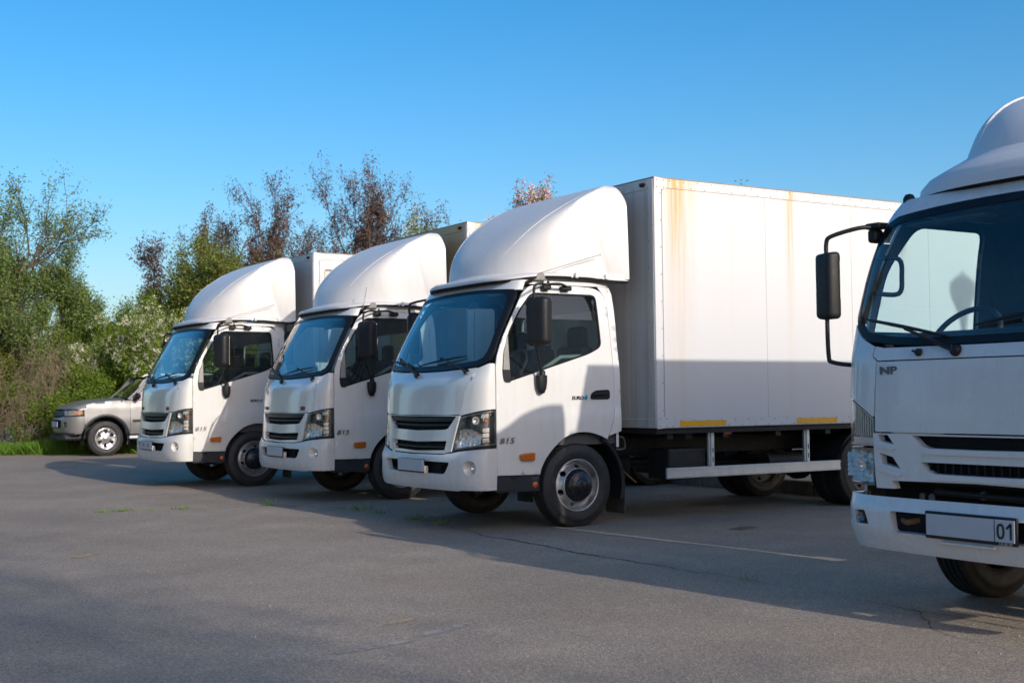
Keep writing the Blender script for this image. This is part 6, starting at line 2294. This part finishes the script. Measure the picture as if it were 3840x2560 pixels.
def leaves_mesh(name, anchors, per, size, spread, rs, aspect=.5, droop=0.0, raceme=0):
    A = np.array([a for a, _ in anchors]); D = np.array([d for _, d in anchors])
    idx = np.repeat(np.arange(len(A)), per)
    n = len(idx)
    if raceme:
        pos = A[idx] + D[idx] * (rs.rand(n, 1) * .16) + rs.normal(0, .018, (n, 3)) + np.array((0, 0, 1)) * (rs.rand(n, 1) * .05)
    else:
        pos = A[idx] + rs.normal(0, spread, (n, 3))
    ax = rs.normal(0, 1, (n, 3)); ax[:, 2] = ax[:, 2] * .7 - droop
    ax /= np.linalg.norm(ax, axis=1)[:, None]
    nr = rs.normal(0, 1, (n, 3)); nr -= ax * (nr * ax).sum(1)[:, None]
    nr /= np.linalg.norm(nr, axis=1)[:, None]
    sz = size * rs.uniform(.6, 1.35, (n, 1))
    sd = np.cross(ax, nr)
    V = np.empty((n, 4, 3))
    V[:, 0] = pos
    V[:, 1] = pos + ax * sz * .5 + sd * sz * aspect * .5 + nr * sz * .08
    V[:, 2] = pos + ax * sz
    V[:, 3] = pos + ax * sz * .5 - sd * sz * aspect * .5 + nr * sz * .08
    me = bpy.data.meshes.new(name)
    me.vertices.add(n * 4)
    me.vertices.foreach_set('co', V.ravel())
    me.loops.add(n * 4)
    me.loops.foreach_set('vertex_index', np.arange(n * 4, dtype=np.int32))
    me.polygons.add(n)
    me.polygons.foreach_set('loop_start', np.arange(0, n * 4, 4, dtype=np.int32))
    me.update(calc_edges=True)
    return me

SPEC = {
    'willow': dict(wander=.13, lift=.05, split=(0, 5, 4, 4, 3), angle=.55, ratio=.62),
    'shrub': dict(wander=.16, lift=.05, split=(0, 5, 5, 4, 3), angle=.75, ratio=.62),
    'locust': dict(wander=.15, lift=.03, split=(0, 5, 4, 4, 3), angle=.62, ratio=.66),
    'brush': dict(wander=.26, lift=-.05, split=(0, 6, 5, 4), angle=1.0, ratio=.70),
}

def ray_dir(px):
    return Vector((math.sin(TH), math.cos(TH), 0)) + Vector((math.cos(TH), -math.sin(TH), 0)) * ((px - 1920) / FPX)

def plant(name, label, cat, base, height, stems, spec, leafs, seed, lean=.28, depth=4, bark='bark', group=None, r0=None, spread_xy=.25, first=.42, radius=None):
    P = Plant(seed)
    rr = P.r
    root = thing(name, label, cat, (base[0], base[1], -.02), 0, group)
    for k in range(stems):
        a = rr.uniform(0, 2 * PI)
        off = np.array((math.cos(a), math.sin(a), 0)) * rr.uniform(0, spread_xy)
        d = np.array((math.cos(a) * lean * rr.uniform(.3, 1.2), math.sin(a) * lean * rr.uniform(.3, 1.2), 1.0))
        d /= np.linalg.norm(d)
        P.grow(off, d, height * first * rr.uniform(.8, 1.1), (r0 or height * .012) * rr.uniform(.75, 1.15), depth, SPEC[spec])
    me, k, kr, sh = P.build(height, radius)
    obj('trunk', me, bark, root)
    anchors = [(((a[0] - a[2] * sh[0]) * kr, (a[1] - a[2] * sh[1]) * kr, a[2] * k), d) for a, d in P.anchor]
    for (nm, mat, per, size, spr, aspect, droop, zlo, frac, rac) in leafs:
        an = [x for x in anchors if x[0][2] > zlo * height and rr.rand() < frac]
        if an:
            obj(nm, leaves_mesh(nm, an, per, size, spr, rr, aspect, droop, rac), mat, root)
    return root

def at_px(px, depth):
    d = ray_dir(px) * depth
    return (d.x, d.y)

# name, label, px, depth, height, stems, spec, lean, levels, leaves, seed
G = 'bushes and trees beyond the grass verge'
def L(nm, mat, per, size, spr, aspect=.5, droop=0, zlo=0, frac=1.0, rac=0):
    return (nm, mat, per, size, spr, aspect, droop, zlo, frac, rac)
plant('willow_tree', 'tall thin-leaved tree at the left edge of the photo', 'tree', at_px(-30, 33), 7.3, 6, 'willow', [L('crown', 'leaf_blue', 9, .075, .11, .45)], 11, .42, 4, group=G, spread_xy=.6, radius=2.6)
plant('willow_tree', 'thin-leaved tree leaning right above the blossoming bush, left of the sky gap', 'tree', at_px(215, 33.5), 5.9, 5, 'willow', [L('crown', 'leaf_blue', 9, .07, .10, .45)], 23, .50, 4, group=G, spread_xy=.6, radius=1.7)
plant('dead_brush', 'tangle of bare brown twigs at the left edge above the grass', 'bush', at_px(40, 30.9), 3.1, 16, 'brush', [L('crown', 'leaf_green', 2, .05, .08, .5, 0, 0, .15)], 31, .55, 3, 'bark_dead', G, r0=.02, spread_xy=.9, radius=1.5)
plant('dead_brush', 'tangle of bare brown twigs left of the white blossoms', 'bush', at_px(205, 31.0), 3.2, 15, 'brush', [L('crown', 'leaf_green', 2, .05, .08, .5, 0, 0, .18)], 37, .55, 3, 'bark_dead', G, r0=.02, spread_xy=.9, radius=1.3)
plant('green_bush', 'olive green bush behind the bare twigs at the far left', 'bush', at_px(-40, 33.8), 4.4, 6, 'shrub', [L('crown', 'leaf_olive', 7, .07, .12)], 41, .45, 4, group=G, spread_xy=.8, radius=1.6)
plant('green_bush', 'fresh green bush between the two willow-like trees and the blossom', 'bush', at_px(345, 34.5), 4.1, 7, 'shrub', [L('crown', 'leaf_green', 8, .07, .12)], 43, .45, 4, group=G, spread_xy=.9, radius=1.2)
plant('green_bush', 'low leafy bush in front of the bare twigs beside the SUV nose', 'bush', at_px(190, 30.9), 1.75, 8, 'shrub', [L('crown', 'leaf_green', 9, .055, .08)], 47, .6, 3, group=G, r0=.015, spread_xy=.7, radius=1.1)
plant('green_bush', 'bright green bush right behind the SUV bonnet', 'bush', at_px(390, 31.8), 2.6, 9, 'shrub', [L('crown', 'leaf_green', 8, .06, .10)], 53, .5, 4, group=G, r0=.018, spread_xy=.8, radius=1.2)
plant('green_bush', 'bright green bush behind the SUV windscreen', 'bush', at_px(545, 32.5), 2.9, 9, 'shrub', [L('crown', 'leaf_green', 8, .06, .10)], 59, .5, 4, group=G, r0=.018, spread_xy=.8, radius=1.2)
BL = [L('crown', 'leaf_green', 6, .06, .10), L('blossom', 'flower_white', 20, .030, .03, .8, 0, .45, .20, 1)]
plant('blossoming_bush', 'white blossoming bush above the SUV bonnet', 'bush', at_px(360, 32.3), 3.5, 7, 'shrub', [BL[0], L('blossom', 'flower_white', 20, .036, .03, .8, 0, .50, .18, 1)], 61, .40, 4, group=G, spread_xy=.6, radius=0.9)
plant('blossoming_bush', 'white blossoming bush beside the cab of the farthest truck', 'bush', at_px(600, 31.8), 3.9, 8, 'shrub', [BL[0], L('blossom', 'flower_white', 20, .038, .03, .8, 0, .45, .20, 1)], 67, .42, 4, group=G, spread_xy=.6, radius=1.3)
plant('blossoming_bush', 'cream blossoming bush peeping over the fairing of the middle truck', 'bush', at_px(1570, 27.5), 5.15, 7, 'shrub', [BL[0], L('blossom', 'flower_white', 20, .034, .03, .8, 0, .5, .30, 1)], 71, .30, 4, group=G, spread_xy=.5, radius=0.55)
plant('olive_tree', 'broad olive green tree behind the farthest truck fairing', 'tree', at_px(840, 34.5), 5.9, 8, 'shrub', [L('crown', 'leaf_olive', 8, .075, .13)], 73, .42, 4, group=G, spread_xy=1.0, radius=1.5)
plant('olive_tree', 'olive green tree between the blossom and the brown-leaved trees', 'tree', at_px(700, 35.5), 5.2, 6, 'shrub', [L('crown', 'leaf_olive', 7, .075, .13)], 79, .38, 4, group=G, spread_xy=.8, radius=1.2)
plant('olive_tree', 'olive green tree right behind the farthest truck box', 'tree', at_px(1010, 35.5), 5.4, 6, 'shrub', [L('crown', 'leaf_olive', 8, .075, .13)], 83, .42, 4, group=G, spread_xy=.8, radius=1.2)
plant('green_bush', 'green bush at the foot of the sky gap', 'bush', at_px(470, 36), 4.35, 7, 'shrub', [L('crown', 'leaf_green', 8, .075, .13)], 89, .45, 4, group=G, spread_xy=.9, radius=1.3)
BR = [L('crown', 'leaf_brown', 6, .085, .085, .38, .9, 0, .85)]
plant('brown_tree', 'small brown-leaved tree top left of the olive tree', 'tree', at_px(590, 38), 6.3, 3, 'locust', [L('crown', 'leaf_brown', 5, .10, .10, .36, .9)], 97, .30, 4, group=G, spread_xy=.5, radius=1.1)
plant('brown_tree', 'brown-leaved tree with two peaks left of the farthest box', 'tree', at_px(985, 38), 7.9, 4, 'locust', BR, 101, .30, 4, group=G, spread_xy=.6, radius=2.2)
plant('brown_tree', 'brown-leaved tree with a low rounded left side', 'tree', at_px(830, 38.5), 7.0, 3, 'locust', BR, 103, .28, 4, group=G, spread_xy=.5, radius=1.6)
plant('brown_tree', 'tallest brown-leaved tree above the box of the farthest truck', 'tree', at_px(1370, 37.5), 8.45, 4, 'locust', BR, 107, .26, 4, group=G, spread_xy=.4, radius=2.0)
plant('brown_tree', 'brown-leaved tree directly behind the box of the farthest truck', 'tree', at_px(1170, 37.5), 6.6, 4, 'locust', BR, 109, .32, 4, group=G, spread_xy=.6, radius=1.9)
plant('brown_tree', 'brown-leaved tree behind the fairing of the middle truck', 'tree', at_px(1575, 36.5), 7.2, 3, 'locust', BR, 113, .26, 4, group=G, spread_xy=.4, radius=1.4)
PK = [L('crown', 'leaf_green', 4, .05, .06), L('blossom', 'flower_pink', 14, .042, .05, .9, 0, .6, .8)]
plant('blossoming_tree', 'pink blossoming tree top above the nearest fairing', 'tree', at_px(1970, 23), 5.08, 4, 'locust', PK, 127, .22, 4, group=G, spread_xy=.3, r0=.035, radius=1.6)
plant('green_tree', 'green leaf tips just over the nearest cargo box', 'tree', at_px(2745, 23), 5.02, 4, 'locust', [L('crown', 'leaf_blue', 5, .05, .05)], 131, .20, 4, group=G, spread_xy=.3, r0=.035, radius=0.55)
plant('green_bush', 'dark bush seen under the nearest truck behind the kerb', 'bush', (12.6, 16.2), 1.6, 8, 'shrub', [L('crown', 'leaf_green', 7, .06, .08)], 137, .6, 3, group=G, r0=.015, spread_xy=.8)
plant('green_bush', 'dark bush seen between the wheels behind the kerb', 'bush', (13.2, 20.5), 2.0, 8, 'shrub', [L('crown', 'leaf_green', 7, .06, .08)], 139, .6, 3, group=G, r0=.015, spread_xy=.8)
# behind the camera: their thin crowns mottle the foreground and show in the side windows
for k, (x, y, h_, sd) in enumerate(((4.5, -20.0, 13.6, 211), (1.6, -21.0, 14.2, 227), (-1.6, -20.0, 13.8, 229))):
    plant('shade_tree', ('thin-crowned tree outside the photo, %s of those mottling the foreground' % ('rightmost', 'middle one', 'leftmost')[k]), 'tree', (x, y), h_, 2, 'locust', [L('crown', 'leaf_olive', 7, .13, .45, .5, .2)], sd, .42, 4, group='trees behind the photographer', spread_xy=.3, radius=2.6)
# hedge trees added out of view, blocking low sky from the truck fronts
src_ = [o for o in COL.objects if o.parent is None and o.get('label', '').startswith('broad olive green tree')][0]
for k, (x, y, rz, lab) in enumerate(((-1.5, 36.0, 1.1, 'nearest the left edge'), (-7.5, 33.0, 2.3, 'second beyond the left edge'), (-12.5, 27.0, 3.9, 'third beyond the left edge'), (-15.5, 19.5, .4, 'fourth beyond the left edge'), (-17.0, 12.0, 5.1, 'fifth beyond the left edge'), (-17.5, 4.5, 1.9, 'sixth beyond the left edge'))):
    c = src_.copy(); COL.objects.link(c)
    c.location = (x, y, -.02); c.rotation_euler = (0, 0, rz); c.scale = (1.5, 1.5, 1.25)
    c['label'] = 'olive green hedge tree added out of view to block low sky, ' + lab; c['group'] = 'added hedge trees dimming the truck fronts'
    for ch in src_.children:
        d = ch.copy(); COL.objects.link(d); d.parent = c

# grass verge
rs = np.random.RandomState(77)
n = 42000
uu = rs.uniform(1.5, 12.5, n)
vv = 30.29 - .533 * (uu - 6.2) + .02 + np.abs(rs.normal(0, .75, n)) + .03 * np.sin(uu * 9)
hh = rs.uniform(.10, .30, n) * (1 + .35 * np.sin(uu * 2.1) * np.sin(vv * 1.7))
ang = rs.uniform(0, 2 * PI, n)
wd = rs.uniform(.005, .011, n)
bx, by = np.cos(ang), np.sin(ang)
lx, ly = rs.normal(0, .09, n), rs.normal(0, .09, n)
V = np.zeros((n, 4, 3))
V[:, 0] = np.stack([uu - bx * wd, vv - by * wd, np.full(n, -.012)], 1)
V[:, 1] = np.stack([uu + bx * wd, vv + by * wd, np.full(n, -.012)], 1)
V[:, 2] = np.stack([uu + bx * wd * .7 + lx * .5, vv + by * wd * .7 + ly * .5, hh * .6], 1)
V[:, 3] = np.stack([uu + lx, vv + ly, hh], 1)
me = bpy.data.meshes.new('grass')
me.vertices.add(n * 4); me.vertices.foreach_set('co', V.ravel())
me.loops.add(n * 4); me.loops.foreach_set('vertex_index', np.arange(n * 4, dtype=np.int32))
me.polygons.add(n); me.polygons.foreach_set('loop_start', np.arange(0, n * 4, 4, dtype=np.int32))
me.update(calc_edges=True)
tag(obj('grass', me, 'grass'), 'green grass verge along the edge of the asphalt', 'grass', kind='stuff')

# weeds in the cracks
WEEDS = [((3.55, 14.09), .045, 30, 'long low weed tuft at the left end of the crack'), ((3.75, 14.06), .05, 36, 'second weed tuft from the left along the crack'), ((4.05, 14.0), .03, 14, 'tiny weed between the two left tufts of the crack'),
         ((4.35, 13.95), .05, 26, 'weed tuft in the crack in front of the farthest truck'), ((5.30, 13.77), .09, 22, 'upright weed at the bend of the crack'), ((5.87, 12.55), .085, 24, 'weed tuft beside the front wheel of the middle truck'),
         ((5.90, 12.1), .05, 18, 'small weed just right of the tuft by the middle wheel'), ((5.87, 11.3), .06, 26, 'weed tuft between the middle and the nearest truck'), ((5.84, 10.75), .05, 20, 'low weed before the bumper of the nearest truck'),
         ((5.66, 6.28), .045, 12, 'single weed in the crack right of the faded line'), ((5.55, 13.4), .035, 10, 'tiny weed on the crack between the farthest and middle trucks')]
for k, ((x, y), h_, nb, lab) in enumerate(WEEDS):
    r_ = random.Random(300 + k)
    m_ = MB()
    for j in range(nb):
        a = r_.uniform(0, 2 * PI); ox, oy = r_.gauss(0, .055), r_.gauss(0, .012)
        hgt = h_ * r_.uniform(.4, 1.2); w_ = r_.uniform(.003, .006)
        tx, ty = r_.gauss(0, h_ * .4), r_.gauss(0, h_ * .4)
        c, s_ = math.cos(a) * w_, math.sin(a) * w_
        m_.add([(ox - c, oy - s_, 0), (ox + c, oy + s_, 0), (ox + tx * .5 + c, oy + ty * .5 + s_, hgt * .6), (ox + tx, oy + ty, hgt)], [(0, 1, 2, 3)])
    o = obj('weed', m_.mesh('weed'), 'grass', None, (x, y, .001))
    tag(o, lab, 'weed', 'weeds in the cracked asphalt')

# onion-shaped street lantern whose shadow falls on the nearest box
lx_, ly_ = 12.76, 2.05
lamp = thing('street_lamp', 'street lamp with onion-shaped lantern outside the photo, shadowing the nearest box', 'street lamp', (lx_, ly_, 0))
zc = 2.36 + .396 * (9.585 - ly_)
m_ = MB()
m_.lathe([(.09, 0), (.085, .3), (.055, .35), (.045, zc - .55), (.05, zc - .42), (.075, zc - .34), (.07, zc - .30)], 16, 'z')
obj('post', m_.mesh('post'), 'chassis', lamp)
m_ = MB()
m_.lathe([(.075, zc - .30), (.13, zc - .20), (.20, zc - .08), (.228, zc), (.215, zc + .06), (.15, zc + .11), (.08, zc + .14), (.035, zc + .165), (.018, zc + .205), (0, zc + .24)], 24, 'z')
obj('lantern', m_.mesh('lantern'), 'dusty', lamp)
